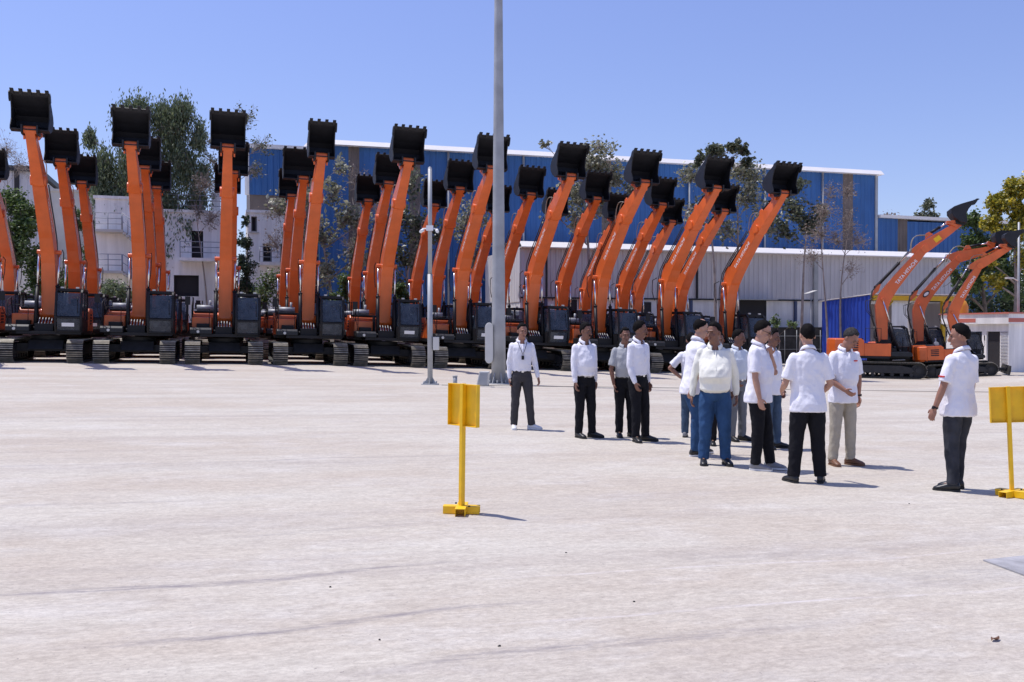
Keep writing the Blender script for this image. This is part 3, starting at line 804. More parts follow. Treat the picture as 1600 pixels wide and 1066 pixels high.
def person(label, px, foot, H, facing, tone='mid', shirt=C_white, sleeve='long', tucked=True, trousers=C_black, shoe=S_blk, sole=None,
           Ra=((-0.08, 0.16, -1), (0.12, 0.06, -1)), La=((-0.08, 0.16, -1), (0.12, 0.06, -1)), feet=((0.03, -0.13, -12), (0.0, 0.13, 12)),
           belly=0.02, wide=0.0, head=(0, 0), hair='full', hairm=H_blk, moustache=False, glasses=False, watch=None, lean=0.02, lanyard=False,
           badge=None, trw=1.0, seed=1, curl=(0.5, 0.5), dx=0, hold=None):
    z = 2400.0/(foot - 516 - 0.02*(px-800))
    gx, gy = cw((px-800)/F*z, z)
    s = H/1.76
    sk = skin(tone)
    hy, hp = R(head[0]), R(head[1] + 7)
    def up(x, z_): return x + lean*max(0, z_-0.95)*1.6
    # torso rings: z, centre x, half depth, half width
    w_ = wide
    def torso(b, z0, grow, mid=None):
        rows = [(0.84,0.0,0.115,0.165),(0.93,0.0,0.12,0.165),(1.02,0.0+belly*0.5,0.112+belly*0.75,0.155+w_*0.8),(1.10,0.01+belly*0.75,0.115+belly,0.158+w_),
                (1.19,0.01+belly*0.6,0.118+belly*0.8,0.160+w_*0.9),(1.29,0.005+belly*0.2,0.118+belly*0.35,0.170+w_*0.6),(1.37,-0.005,0.108,0.176+w_*0.3),
                (1.43,-0.01,0.086,0.146+w_*0.2),(1.475,-0.01,0.066,0.095),(1.515,-0.005,0.058,0.066)]
        secs = []
        for (zz, cx, a, c_) in rows:
            if zz < z0: continue
            secs.append(((up(cx, zz), 0, zz), (a+grow, 0, 0), (0, c_+grow, 0)))
        return secs
    SH = 0.175 + wide*0.3
    def joints(side, spec):
        S = Vector((up(-0.01, 1.41), side*SH, 1.388)); u = Vector((spec[0][0], side*spec[0][1], spec[0][2])).normalized()
        v = Vector((spec[1][0], side*spec[1][1], spec[1][2])).normalized()
        E = S + u*0.295; W = E + v*0.245
        return S, E, W, u, v
    J = {1: joints(1, La), -1: joints(-1, Ra)}
    # --- body (one skin surface)
    b = MB()
    secs = torso(b, 0.9, -0.03)
    b.loft(secs)
    pelvis = (0.0, 0, 0.92)
    legs = {}
    for side, ft in ((-1, feet[0]), (1, feet[1])):
        hip = Vector((0.0, side*0.088, 0.90)); ank = Vector((ft[0], ft[1], 0.085))
        knee = (hip + ank)*0.5 + Vector((0.025, 0.0, 0.03)); legs[side] = (hip, knee, ank, R(ft[2]))
        capsule(b, [hip, knee, ank], [0.07, 0.045, 0.035], 12)
        fd = Vector((math.cos(R(ft[2])), math.sin(R(ft[2])), 0))
        capsule(b, [ank, ank + fd*0.12 + Vector((0,0,-0.045))], [0.033, 0.028], 10)
    HM = Matrix.Translation((up(0.0, 1.52), 0, 1.52)) @ Matrix.Rotation(hy, 4, 'Z') @ Matrix.Rotation(hp, 4, 'Y') @ Matrix.Translation((0, 0, 0.004)) @ Matrix.Scale(1.09, 4) @ Matrix.Translation((0, 0, -1.53))
    HR = (Matrix.Rotation(hy, 3, 'Z') @ Matrix.Rotation(hp, 3, 'Y'))
    def hd(x, y, z_): return HM @ Vector((x, y, z_))
    capsule(b, [(up(-0.012, 1.40), 0, 1.40), (up(-0.008, 1.47), 0, 1.47), hd(-0.005, 0, 1.57)], [0.080, 0.064, 0.056], 16)
    b.ball(hd(-0.008, 0, 1.665), (0.097, 0.077, 0.098), 24, 16, HR)             # cranium
    b.ball(hd(0.022, 0, 1.61), (0.072, 0.063, 0.088), 20, 14, HR)               # face
    b.ball(hd(0.045, 0, 1.555), (0.040, 0.042, 0.030), 14, 10, HR)              # chin
    b.ball(hd(0.01, 0, 1.575), (0.062, 0.062, 0.045), 14, 10, HR)               # jaw
    b.ball(hd(0.072, 0, 1.672), (0.022, 0.052, 0.012), 14, 8, HR)               # brow
    b.tube([hd(0.086, 0, 1.655), hd(0.103, 0, 1.628), hd(0.112, 0, 1.610)], [0.009, 0.012, 0.015], 10)
    b.ball(hd(0.104, 0, 1.606), (0.012, 0.020, 0.010), 10, 8, HR)               # nostrils
    for sy in (-1, 1):
        b.ball(hd(0.060, sy*0.040, 1.615), (0.022, 0.020, 0.020), 10, 8, HR)    # cheek
        b.ball(hd(-0.005, sy*0.078, 1.635), (0.018, 0.010, 0.032), 10, 8, HR)   # ear
    b.ball(hd(0.088, 0, 1.578), (0.012, 0.025, 0.011), 10, 8, HR)               # mouth
    for side in (-1, 1):
        S, E, W, u, v = J[side]
        capsule(b, [S, S.lerp(E, 0.5), E, E.lerp(W, 0.3), W], [0.047, 0.045, 0.038, 0.040, 0.027], 14)
        # hand: palm faces the body
        d = v; inn = Vector((0.25, -side, 0)); inn = (inn - d*inn.dot(d)).normalized(); fw = d.cross(inn); 
        if fw.dot(Vector((1, 0, 0.3))) < 0: fw = -fw
        kc = R(22 + 28*curl[0 if side < 0 else 1])
        pc = W + d*0.048
        rot = Matrix((fw, inn, d)).transposed()
        b.ball(W + d*0.045, (0.040, 0.016, 0.052), 14, 10, rot)
        b.ball(W + d*0.062, (0.042, 0.014, 0.032), 14, 10, rot)
        for i, (o_, L_) in enumerate(((0.031, 0.070), (0.011, 0.080), (-0.010, 0.074), (-0.029, 0.058))):
            p = W + d*(0.088 - abs(i-1.2)*0.004) + fw*o_
            a = kc*0.45; pts = [p - d*0.02, p]
            for seg in (0.44, 0.31, 0.25):
                dd = d*math.cos(a) + inn*math.sin(a); p = p + dd*(L_*seg); pts.append(p); a += kc
            b.tube(pts, [0.0100, 0.0098, 0.0090, 0.0083, 0.0072], 8)
            b.ball(pts[-1], 0.0072, 8, 6)
        p = W + d*0.022 + fw*0.030
        pts = [p, p + (fw*0.75 + d*0.75 + inn*0.35).normalized()*0.035, p + (fw*0.75 + d*0.75 + inn*0.35).normalized()*0.035 + (fw*0.25 + d + inn*0.45).normalized()*0.032]
        b.tube(pts, [0.013, 0.0112, 0.0085], 8); b.ball(pts[-1], 0.0085, 8, 6)
    body = bpy.data.objects.new('person', remesh(b, 'person', sk, 0.0062, 2)); col.objects.link(body)
    tag(body, label, 'person', 'people in white shirts standing in the yard')
    fv = Vector((-SA, -CA))*math.cos(R(facing)) + Vector((CA, -SA))*math.sin(R(facing))
    body.location = (gx, gy, ground_z(gx, gy)); body.rotation_euler = (0, 0, math.atan2(fv.y, fv.x)); k_ = 0.98 if belly > 0.08 else 0.94; body.scale = (s*k_, s*k_, s)
    # --- shirt
    b = MB(); z0 = 0.955 if tucked else 0.80
    secs = torso(b, 0.9, 0.012)
    hem_w = 0.168 + w_*0.6; hem_d = 0.125 + belly*0.5
    if tucked:
        secs = [s_ for s_ in secs if s_[0][2] > 0.99]
        dr = max(0, belly-0.02)*0.45
        secs = [((belly*0.30, 0, 0.955-dr), (0.106+belly*0.45, 0, -dr*0.7), (0, 0.148+w_*0.6, 0)), ((belly*0.45, 0, 0.985-dr), (0.126+belly*0.78, 0, -dr*0.6), (0, 0.166+w_*0.9, 0))] + secs
    else:
        secs = [s_ for s_ in secs if s_[0][2] > 0.95]
        secs = [((belly*0.3-0.008, 0, z0), (hem_d+0.032, 0, 0), (0, hem_w+0.030, 0)), ((belly*0.4-0.008, 0, 0.88), (hem_d+0.031, 0, 0), (0, hem_w+0.027, 0))] + secs
    dv = 0.06 if sleeve == 'long' else 0.035
    b.loft(secs[:-2] + [((up(-0.006, 1.475), 0, 1.475-dv*0.3), (0.080, 0, -dv*0.5), (0, 0.100, 0)), ((up(-0.008, 1.495), 0, 1.495-dv*0.6), (0.066, 0, -dv), (0, 0.066, 0))], 28)
    for side in (-1, 1):
        S, E, W, u, v = J[side]
        S0_ = S + Vector((0, -side*0.05, -0.01)); Sx = S + Vector((0, -side*0.01, 0.0))
        if sleeve == 'long':
            capsule(b, [S0_, Sx, S.lerp(E, 0.5), E, E.lerp(W, 0.5), E.lerp(W, 0.93)], [0.066, 0.063, 0.056, 0.048, 0.043, 0.036], 16)
        else:
            Cf = S.lerp(E, 0.80)
            b.tube([S0_, Sx, S.lerp(E, 0.4), Cf], [0.068, 0.065, 0.063, 0.067], 18); b.ball(Sx, 0.064, 14, 10); b.ball(S0_, 0.067, 14, 10)
    sh = link('shirt', remesh(b, 'shirt', shirt, 0.0095, 2, 0.0085, seed, (8, 8, 5)), body)
    # collar: two flaps round the neck
    b = MB()
    n = 22; vs = []
    for i in range(n+1):
        a = R(28) + (2*math.pi - R(56))*i/n
        op = 1 - min(1, min(i, n-i)/3.0)
        for (rr, zz) in ((0.068, 1.516), (0.078, 1.505-0.006*op), (0.092, 1.478-0.026*op)):
            vs.append((up(-0.006, 1.5) + (rr+0.004*op)*math.cos(a), rr*math.sin(a)*1.02, zz - (0.014+dv*0.45)*math.cos(a)))
    fs = []
    for i in range(n):
        for k in range(2): q = i*3+k; fs.append((q, q+3, q+4, q+1))
    b.add(vs, fs, True)
    o = b.build('collar', shirt, sh); md = o.modifiers.new('t', 'SOLIDIFY'); md.thickness = 0.006
    if tone and sleeve == 'long' or not tucked:
        b = MB()
        zt = 1.44
        pts = [(up(0.005,1.44)+0.098, 0, 1.43), (up(0.01,1.3)+0.128+belly*0.3, 0, 1.30), (up(0.01,1.18)+0.14+belly*1.35, 0, 1.18)]
        if not tucked: pts = pts[:2]
        b.tube(pts, 0.005, 6); b.build('button_placket', shirt, sh)
    # --- trousers
    b = MB()
    b.loft([((0.0,0,0.80), (0.105,0,0), (0,0.150,0)), ((0,0,0.88), (0.122+belly*0.2,0,0), (0,0.172+w_*0.4,0)), ((0.0,0,0.96), (0.118+belly*0.45,0,0), (0,0.163+w_*0.6,0)), ((belly*0.3,0,1.0), (0.113+belly*0.55,0,0), (0,0.155+w_*0.7,0))], 28)
    b.ball((-0.036, 0.072, 0.86), (0.080, 0.076, 0.10), 14, 10); b.ball((-0.036, -0.072, 0.86), (0.080, 0.076, 0.10), 14, 10)
    for side in (-1, 1):
        hip, knee, ank, fy = legs[side]
        hem = ank + Vector((0, 0, -0.01)); k2 = (1 + belly*0.8)*trw
        hipp = hip + Vector((0, 0, -0.02))
        b.tube([hipp, hip.lerp(knee, 0.45), knee, knee.lerp(hem, 0.5), hem], [0.100*(1+belly*0.6), 0.094*k2, 0.074*k2, 0.068*trw, 0.062*trw], 20)
        b.ball(hipp, 0.099, 16, 12)
    tr = link('trousers', remesh(b, 'trousers', trousers, 0.0095, 2, 0.0085, seed+5, (9, 9, 5)), body)
    if tucked:
        b = MB(); b.loft([((belly*0.30,0,0.955-dr*1.2), (0.121+belly*0.50,0,0), (0,0.165+w_*0.62,0)), ((belly*0.32,0,0.987-dr*1.2), (0.122+belly*0.52,0,0), (0,0.166+w_*0.64,0))], 28)
        be = b.build('belt', M_belt, body); b = MB(); xb = belly*0.32+0.122+belly*0.52; b.box(xb-0.004, xb+0.005, -0.02, 0.02, 0.955-dr*1.2, 0.987-dr*1.2); b.build('buckle', M_chrome, be)
    # --- shoes
    for side in (-1, 1):
        hip, knee, ank, fy = legs[side]
        b = MB(); secs = []
        for (x, zc, hz, hw) in ((-0.075,0.045,0.025,0.026),(-0.06,0.055,0.045,0.036),(0.0,0.06,0.052,0.040),(0.06,0.05,0.042,0.042),(0.12,0.04,0.031,0.047),(0.165,0.034,0.024,0.044),(0.195,0.028,0.016,0.030),(0.205,0.026,0.008,0.014)):
            secs.append(((x, 0, zc), (0, hw, 0), (0, 0, hz)))
        b.loft(secs, 16)
        sh_ = link('shoe', b.mesh('shoe', shoe), body, (ank.x, ank.y, 0.0), (0, 0, fy))
        b = MB(); pl = [(-0.078,0.02),(-0.06,0.036),(0.0,0.040),(0.06,0.042),(0.12,0.050),(0.17,0.046),(0.20,0.03),(0.212,0.0)]
        poly = pl + [(x, -y) for x, y in pl[::-1][1:]]
        n = len(poly); b.add([(x, y, 0.002) for x, y in poly] + [(x, y, 0.024) for x, y in poly], [tuple(range(n-1,-1,-1)), tuple(range(n, 2*n))] + [(i, (i+1) % n, (i+1) % n+n, i+n) for i in range(n)])
        b.build('sole', sole or S_sole, sh_)
    # --- hair
    b = MB(); nu, nv = 48, 32; vs = []
    for i in range(nv+1):
        el = math.pi/2 - math.pi*i/nv
        for k in range(nu):
            az = -math.pi + 2*math.pi*k/nu
            aa = abs(math.degrees(az)); e = math.degrees(el)
            lim = 44 if aa < 50 else (44 - (aa-50)/34*42 if aa < 84 else (2 - (aa-84)/16*8 if aa < 100 else (-6 - (aa-100)/45*36 if aa < 145 else -42)))
            if hair == 'receding' and aa < 60: lim += 16
            lim += 9*noise.noise(Vector((az*4, seed, 0))) + 3*noise.noise(Vector((az*14, seed, 3)))
            t = smooth(lim-4, lim+3, e)
            if hair == 'bald_crown': t *= 1 - smooth(48, 58, e)*(1 if aa > 50 else 0.8)
            rr = 0.88 + t*(0.185 + 0.06*noise.noise(Vector((math.cos(az)*math.cos(el), math.sin(az)*math.cos(el), math.sin(el)))*4 + Vector((seed*3, 0, 0))) + 0.02*noise.noise(Vector((az*7, el*7, seed))))
            if hair == 'bald_crown': rr -= 0.05*t
            vs.append(hd(-0.010 + 0.097*rr*math.cos(el)*math.cos(az), 0.077*rr*math.cos(el)*math.sin(az), 1.666 + 0.098*rr*math.sin(el)))
    fs = []
    for i in range(nv):
        for k in range(nu):
            a_ = i*nu+k; c_ = i*nu+(k+1) % nu; fs.append((a_, a_+nu, c_+nu, c_))
    b.add(vs, fs, True); b.build('hair', hairm, body)
    # --- face details
    for sy in (-1, 1):
        b = MB(); b.ball((0,0,0), (0.008, 0.011, 0.0055), 10, 8)
        o = b.build('eye', M_eye, body); o.matrix_local = HM @ Matrix.Translation((0.078, sy*0.031, 1.650))
        b = MB(); b.tube([(0.080, sy*0.046, 1.668), (0.090, sy*0.030, 1.674), (0.094, sy*0.014, 1.670)], [0.002, 0.0035, 0.003], 6)
        o = b.build('eyebrow', hairm, body); o.matrix_local = HM
    b = MB(); b.ball((0,0,0), (0.006, 0.023, 0.006), 12, 8); o = b.build('lips', M_lip, body); o.matrix_local = HM @ Matrix.Translation((0.097, 0, 1.577))
    if moustache:
        b = MB(); b.ball((0,0,0), (0.008, 0.032, 0.009), 14, 8); o = b.build('moustache', H_blk, body); o.matrix_local = HM @ Matrix.Translation((0.098, 0, 1.591))
    if glasses:
        b = MB()
        for sy in (-1, 1):
            b.tube([(0.100+0.0*math.cos(t), sy*0.031+0.021*math.cos(t), 1.650+0.017*math.sin(t)) for t in [2*math.pi*i/14 for i in range(15)]], 0.0025, 6)
            b.tube([(0.098, sy*0.052, 1.654), (0.0, sy*0.082, 1.654)], 0.0025, 6)
            b.ball((0.099, sy*0.031, 1.650), (0.002, 0.019, 0.015), 12, 8)
        o = b.build('glasses', M_bk, body); o.matrix_local = HM
    if watch:
        S, E, W, u, v = J[watch]
        b = MB(); b.tube([W - v*0.025, W - v*0.008], 0.033, 16); b.obox(W - v*0.016 + Vector((0, watch*0.033, 0)), v, (1,0,0), (0,1,0), 0.016, 0.016, 0.006)
        b.build('wrist_watch', M_bk, body)
    if lanyard:
        b = MB(); xf = up(0.01, 1.3)+0.145
        b.tube([(up(-0.02,1.5), 0.075, 1.52), (xf-0.045, 0.07, 1.42), (xf-0.005, 0.02, 1.30), (xf, 0.0, 1.24), (xf-0.005, -0.02, 1.30), (xf-0.045, -0.07, 1.42), (up(-0.02,1.5), -0.075, 1.52)], 0.004, 6)
        b.box(xf-0.004, xf+0.006, -0.025, 0.02, 1.17, 1.235); b.build('lanyard', M_bk, body)
    if badge == 'chest':
        b = MB(); b.obox((up(0.005,1.33)+0.118, 0.085, 1.335), (0.2,-0.6,0), (0,0,1), (1,0.4,0), 0.028, 0.008, 0.012); b.build('chest_badge', M_red, sh)
    if badge == 'sleeve':
        S, E, W, u, v = J[1]; c_ = S.lerp(E, 0.62) + Vector((0, 0.070, 0.01))
        b = MB(); b.obox(c_, (1,0,0.05), (0,0,1), (0,1,0), 0.036, 0.007, 0.008); b.build('sleeve_badge', M_red, sh)
    return body

REL = ((-0.06, 0.20, -1), (0.18, 0.10, -1))
BEH = ((-0.45, 0.25, -1), (0.35, -0.25, -0.8))
person('man in long white shirt with dark lanyard and white sneakers beside the tall mast', 815, 671, 1.70, 8, 'mid', trousers=C_dgrey, shoe=S_wht, sole=S_wht,
       Ra=((-0.10, 0.15, -1), (0.16, 0.0, -1)), La=((-0.10, 0.24, -1), (0.26, 0.20, -1)), feet=((0.0, -0.14, -5), (0.06, 0.17, 58)), lanyard=True, belly=0.0, seed=1, head=(14, 4))
person('moustached man in open necked white shirt and black trousers standing alone, facing right', 913, 684, 1.72, 28, 'dark',
       Ra=((0.05, 0.14, -1), (0.25, 0.02, -1)), La=((-0.25, 0.22, -1), (-0.05, 0.10, -1)), feet=((0.0, -0.11, 2), (0.05, 0.12, 40)), belly=0.045, moustache=True, seed=2, head=(18, 3))
person('man in grey short sleeved shirt mostly hidden behind the tall slim man', 976, 683, 1.66, 10, 'dark', shirt=C_grey, sleeve='short', trousers=C_black,
       Ra=((-0.02, 0.22, -1), (0.20, -0.14, -1)), feet=((0.0, -0.10, -8), (0.0, 0.12, 30)), seed=3)
person('slim man in long white shirt looking right with one hand at his belt', 997, 690, 1.76, 42, 'dark', trousers=C_black,
       Ra=((0.0, 0.10, -1), (0.42, -0.10, -1)), La=((-0.1, 0.2, -1), (0.1, 0.1, -1)), feet=((0.04, -0.10, -28), (0.04, 0.13, 30)), belly=-0.005, seed=4, head=(42, 2), moustache=True)
person('balding man in white polo and blue jeans, back half turned, hand behind him', 1082, 712, 1.79, 108, 'light', sleeve='short', tucked=False, trousers=C_jeans, sole=S_wht,
       Ra=((-0.34, 0.22, -1), (-0.42, 0.02, -1)), La=((0.3, 0.2, -1), (0.9, -0.2, 0.1)), feet=((-0.02, -0.11, 0), (0.20, 0.13, 5)), hair='bald_crown', seed=5, head=(-10, 10), belly=0.025, lean=0.10)
person('man with elbow out behind the balding man in jeans, mostly hidden', 1080, 684, 1.60, 165, 'mid', sleeve='short', tucked=False, trousers=C_jeans2, shoe=S_gry,
       La=((-0.10, 0.75, -0.8), (0.2, -0.9, -0.75)), feet=((0.0, -0.12, -30), (0.0, 0.11, 0)), seed=6)
person('heavy man in cream long sleeved shirt and blue jeans looking left', 1117, 726, 1.73, -8, 'dark', shirt=C_cream, trousers=C_jeans, belly=0.09, wide=0.03, trw=1.08,
       Ra=((-0.06, 0.26, -1), (0.06, 0.10, -1)), La=((-0.25, 0.28, -1), (0.05, 0.05, -1)), feet=((0.03, -0.14, -2), (0.0, 0.14, 14)), seed=7, head=(-42, 0), lean=0.0)
person('man in black trousers hidden behind the heavy man in the cream shirt', 1122, 696, 1.62, 5, 'dark', trousers=C_black, feet=((0.0, -0.09, -12), (0.0, 0.09, 8)), seed=8)
person('man in pale shirt and grey trousers looking over the heavy man\'s shoulder', 1151, 689, 1.665, 30, 'dark', shirt=C_white2, sleeve='short', trousers=C_lgrey,
       Ra=((-0.1, 0.3, -1), (0.5, -0.5, -0.6)), feet=((0.0, -0.11, -10), (0.0, 0.13, 20)), seed=9, head=(30, 4), moustache=True)
person('man in white polo and glasses raising a hand to his mouth', 1184, 734, 1.765, 64, 'light', sleeve='short', tucked=False, trousers=C_black, shoe=S_gry, sole=S_wht,
       Ra=((0.04, 0.18, -1), (0.24, 0.04, -1)), La=((0.60, 0.05, -0.82), (-0.14, -0.62, 1.0)), feet=((0.0, -0.10, -2), (0.14, 0.09, 4)), glasses=True, belly=0.035, seed=10, head=(4, 14), curl=(0.4, 0.9))
person('man in jeans with a wrist watch, standing behind the one touching his mouth', 1204, 701, 1.68, 40, 'dark', sleeve='short', tucked=False, trousers=C_jeans2,
       La=((-0.1, 0.16, -1), (0.35, 0.0, -1)), feet=((0.0, -0.12, -10), (0.03, 0.14, 48)), watch=1, seed=11, head=(10, 5))
person('man in white polo and black trousers seen straight from behind, feet apart', 1263, 755, 1.715, 180, 'light', sleeve='short', tucked=False, trousers=C_black, trw=1.12,
       Ra=((0.05, 0.30, -1), (0.75, -0.20, -0.45)), La=((0.05, 0.30, -1), (0.85, -0.10, -0.30)), feet=((0.0, -0.15, -22), (0.0, 0.17, 18)), wide=0.03, seed=12, belly=0.02)
person('greying man in white polo and khaki trousers looking down', 1317, 727, 1.72, 14, 'mid', sleeve='short', tucked=False, trousers=C_khaki, shoe=S_brn, sole=S_brn,
       Ra=((0.1, 0.25, -1), (0.6, -0.5, -0.5)), La=((-0.25, 0.32, -1), (-0.05, 0.02, -1)), feet=((0.0, -0.15, -8), (0.0, 0.12, 30)), hairm=H_gry, watch=1, badge='chest', head=(22, 32), wide=0.01, seed=13, lean=0.07, belly=0.03)
person('man on the far right in white polo and charcoal jeans, back half turned, looking left', 1499, 767, 1.745, 207, 'mid', sleeve='short', tucked=False, trousers=C_bjeans, trw=1.03,
       La=((0.10, 0.30, -1), (0.34, 0.16, -1)), Ra=((0.15, 0.14, -1), (0.3, 0.1, -1)), feet=((0.10, -0.10, 30), (-0.02, 0.12, 40)), watch=1, badge='sleeve', wide=0.035, belly=0.045, seed=14, head=(38, 2), lean=-0.03)

# ------------------------------------------------------------------ poles and yard furniture
def ground_at(px, py, it=6):
    z = 2400.0/(py - 516 - 0.02*(px-800))
    for _ in range(it):
        x, y = cw((px-800)/F*z, z); z = F*(EYE - ground_z(x, y))/(py-516)
    return x, y, ground_z(x, y)

def high_mast():
    x, y, g = ground_at(779, 600)
    o = thing('light_mast', 'tall tapering grey steel light mast rising out of the photo', 'light mast', (x, y, g))
    b = MB(); n = 16
    pts = [(0,0,0.03+20*i/10) for i in range(11)]; b.tube(pts, [0.222-0.0165*i for i in range(11)], n)
    b.build('mast_shaft', M_mast, o)
    b = MB(); b.tube([(0,0,0),(0,0,0.03)], 0.42, 24); b.build('base_plate', M_mast, o)
    for k in range(8):
        a = 2*math.pi*k/8
        b = MB(); b.add([(0.22,-0.01,0.03),(0.40,-0.01,0.03),(0.25,-0.01,0.34),(0.22,-0.01,0.34),(0.22,0.01,0.03),(0.40,0.01,0.03),(0.25,0.01,0.34),(0.22,0.01,0.34)],
              [(0,1,2,3),(7,6,5,4),(0,4,5,1),(1,5,6,2),(2,6,7,3)])
        b.build('gusset', M_mast, o).rotation_euler = (0,0,a)
        b = MB(); b.tube([(0.34,0,0.03),(0.34,0,0.12)], 0.022, 8); b.build('anchor_bolt', M_mast, o).rotation_euler = (0,0,a+0.39)
    ring = MB(); ring.tube([(0.9*math.cos(t), 0.9*math.sin(t), 19.6) for t in [2*math.pi*i/20 for i in range(21)]], 0.05, 8); ring.tube([(-0.9,0,19.6),(0.9,0,19.6)], 0.04, 8)
    ring.build('lantern_ring', M_mast, o)
    for k in range(6):
        b = MB(); b.box(0.75, 1.15, -0.22, 0.22, 19.3, 19.5); b.build('floodlight', M_mast, o, 0.02).rotation_euler = (0,0,2*math.pi*k/6)
    # the oblong cover that stands against the mast on its left
    lx, ly = cw(0, 0)
    b = MB(); pl = [(0.20*math.cos(t)*0.62, (0.46 if math.sin(t) > 0 else -0.46) + 0.16*math.sin(t)) for t in [2*math.pi*i/24 for i in range(24)]]
    b.prism([(p[0], p[1]+1.25) for p in pl], -0.07, 0.07)
    c = b.build('mast_door_cover', M_light, o, 0.02); c.location = (-0.28*CA-0.04, 0.28*SA-0.12, 0); c.rotation_euler = (0,0,R(-20))
    return o
M_mast = mat('mast_steel', (0.36, 0.37, 0.38), 0.6, metal=0.2, var=0.22, vscale=1.6, bump=0.08, bscale=12, detail=8)
high_mast()

def small_boxes():
    x, y, g = ground_at(755, 603)
    o = thing('junction_box', 'weathered pale junction box leaning on the ground at the foot of the mast', 'junction box', (x, y, g), R(-25))
    b = MB(); b.prism([(-0.19,0.0),(0.15,0.0),(0.18,0.42),(-0.10,0.42)], -0.10, 0.12); b.build('box_body', M_light, o, 0.02)
    b = MB(); b.prism([(-0.15,0.03),(0.12,0.03),(0.15,0.39),(-0.07,0.39)], -0.125, -0.102); b.build('box_lid', M_galv, o, 0.008)
    x, y, g = ground_at(711, 606)
    o = thing('pipe_stub', 'short grey pipe stub standing up behind the yellow sign', 'pipe', (x, y, g))
    b = MB(); b.tube([(0,0,0),(0,0,0.30)], 0.06, 14); b.build('pipe', M_mast, o); b = MB(); b.tube([(0,0,0.30),(0,0,0.335)], 0.07, 14); b.build('cap', M_mast, o)
small_boxes()

def camera_pole():
    x, y, g = ground_at(672, 601)
    o = thing('camera_pole', 'slim pale grey pole with two white security cameras halfway up', 'camera pole', (x, y, g), -AL)
    b = MB(); b.tube([(0,0,0.02),(0,0,3.2)], 0.076, 14); b.tube([(0,0,3.2),(0,0,6.25)], 0.060, 14); b.ball((0,0,6.25),(0.059,0.059,0.059)); b.build('pole_shaft', M_galv, o)
    b = MB(); b.box(-0.24,0.24,-0.24,0.24,0,0.025); b.build('base_plate', M_galv, o, 0.004)
    for sx in (-1,1):
        for sy in (-1,1): b = MB(); b.tube([(sx*0.17,sy*0.17,0.02),(sx*0.17,sy*0.17,0.10)], 0.02, 8); b.build('anchor_bolt', M_galv, o)
    for k in range(4):
        b = MB(); b.prism([(0.06,0.02),(0.18,0.02),(0.08,0.2),(0.06,0.2)], -0.006, 0.006); b.build('gusset', M_galv, o).rotation_euler = (0,0,math.pi/2*k)
    b = MB(); b.box(0.09,0.26,-0.10,0.08,1.0,1.38); b.build('control_box', M_light, o, 0.01)
    for sx in (-1,1):
        b = MB(); b.tube([(sx*0.05,-0.05,4.52),(sx*0.22,-0.10,4.50)], 0.02, 8)
        b.tube([(sx*0.20,-0.05,4.47),(sx*0.24,-0.33,4.40)], 0.045, 12)
        b.build('security_camera', M_white, o)
    b = MB(); b.box(-0.10,0.10,-0.12,-0.07,4.45,4.60); b.build('camera_bracket', M_white, o)
camera_pole()

def sign(label, px, py, yaw, tilt=0):
    x, y, g = ground_at(px, py)
    o = thing('sign_stand', label, 'sign stand', (x, y, g), -AL + yaw, 'yellow metal sign stands')
    b = MB(); b.obox((0,0,0.58),(1,0,0),(0,1,0),(0,0,1),0.018,0.022,0.55); b.build('post', M_yel, o, 0.003)
    b = MB(); b.box(-0.175,0.175,0.026,0.030,0.76,1.125)
    for q in ((-0.175,-0.168),(0.168,0.175)): b.box(q[0],q[1],-0.012,0.0255,0.76,1.125)
    b.box(-0.1675,0.1675,-0.010,0.0255,0.76,0.766); b.box(-0.1675,0.1675,-0.010,0.0255,1.119,1.125)
    b.build('panel', M_yel, o)
    b = MB()
    for a in (R(40), R(130)):
        d = Vector((math.cos(a), math.sin(a), 0)); n = Vector((-d.y, d.x, 0))
        zz = 0.0 if a < 1 else 0.002
        b.obox((0,0,0.066+zz), d, n, (0,0,1), 0.16, 0.045, 0.0035)
        for s_ in (-1,1): b.obox(Vector((0,0,0.034)) + n*s_*0.041, d, n, (0,0,1), 0.1585 if a < 1 else 0.157, 0.003, 0.031)
    b.build('cross_base', M_yel, o, 0.002)
    b = MB()
    for q in ((0.09,0.0),(-0.09,0.02)): b.tube([(q[0],q[1],0.070),(q[0],q[1],0.082)], 0.009, 8)
    b.build('bolt', M_dk, o)
    o.rotation_euler = (0, tilt, -AL+yaw)
sign('yellow sign stand seen from behind, alone in the middle of the yard', 721, 803, R(-42), R(1.0))
sign('yellow sign stand cut by the right photo edge, beside the man in charcoal jeans', 1583, 777, R(-10), R(-2.5))

def plate():
    p = [ground_at(1538, 878), ground_at(1606, 903), ground_at(1640, 884), ground_at(1605, 871)]
    b = MB(); h = 0.012
    vs = [(x, y, g-0.02) for x, y, g in p] + [(x, y, g+h) for x, y, g in p]
    b.add(vs, [(3,2,1,0),(4,5,6,7),(0,1,5,4),(1,2,6,5),(2,3,7,6),(3,0,4,7)])
    tag(b.build('steel_plate', mat('worn_steel_plate', (0.34,0.33,0.33), 0.7, metal=0.0, var=0.3, vscale=6, bump=0.2)), 'flat dark steel plate lying on the concrete at the right photo edge', 'steel plate')
plate()
def cable():
    b = MB(); pts = []
    for px in range(690, 1700, 30):
        x, y, g = ground_at(px, 602 + (px-672)*0.0125)
        pts.append((x, y, g+0.008))
    b.tube(pts, 0.008, 6)
    tag(b.build('ground_cable', M_hose), 'thin dark cable lying across the yard past the mast and the people', 'cable')
cable()
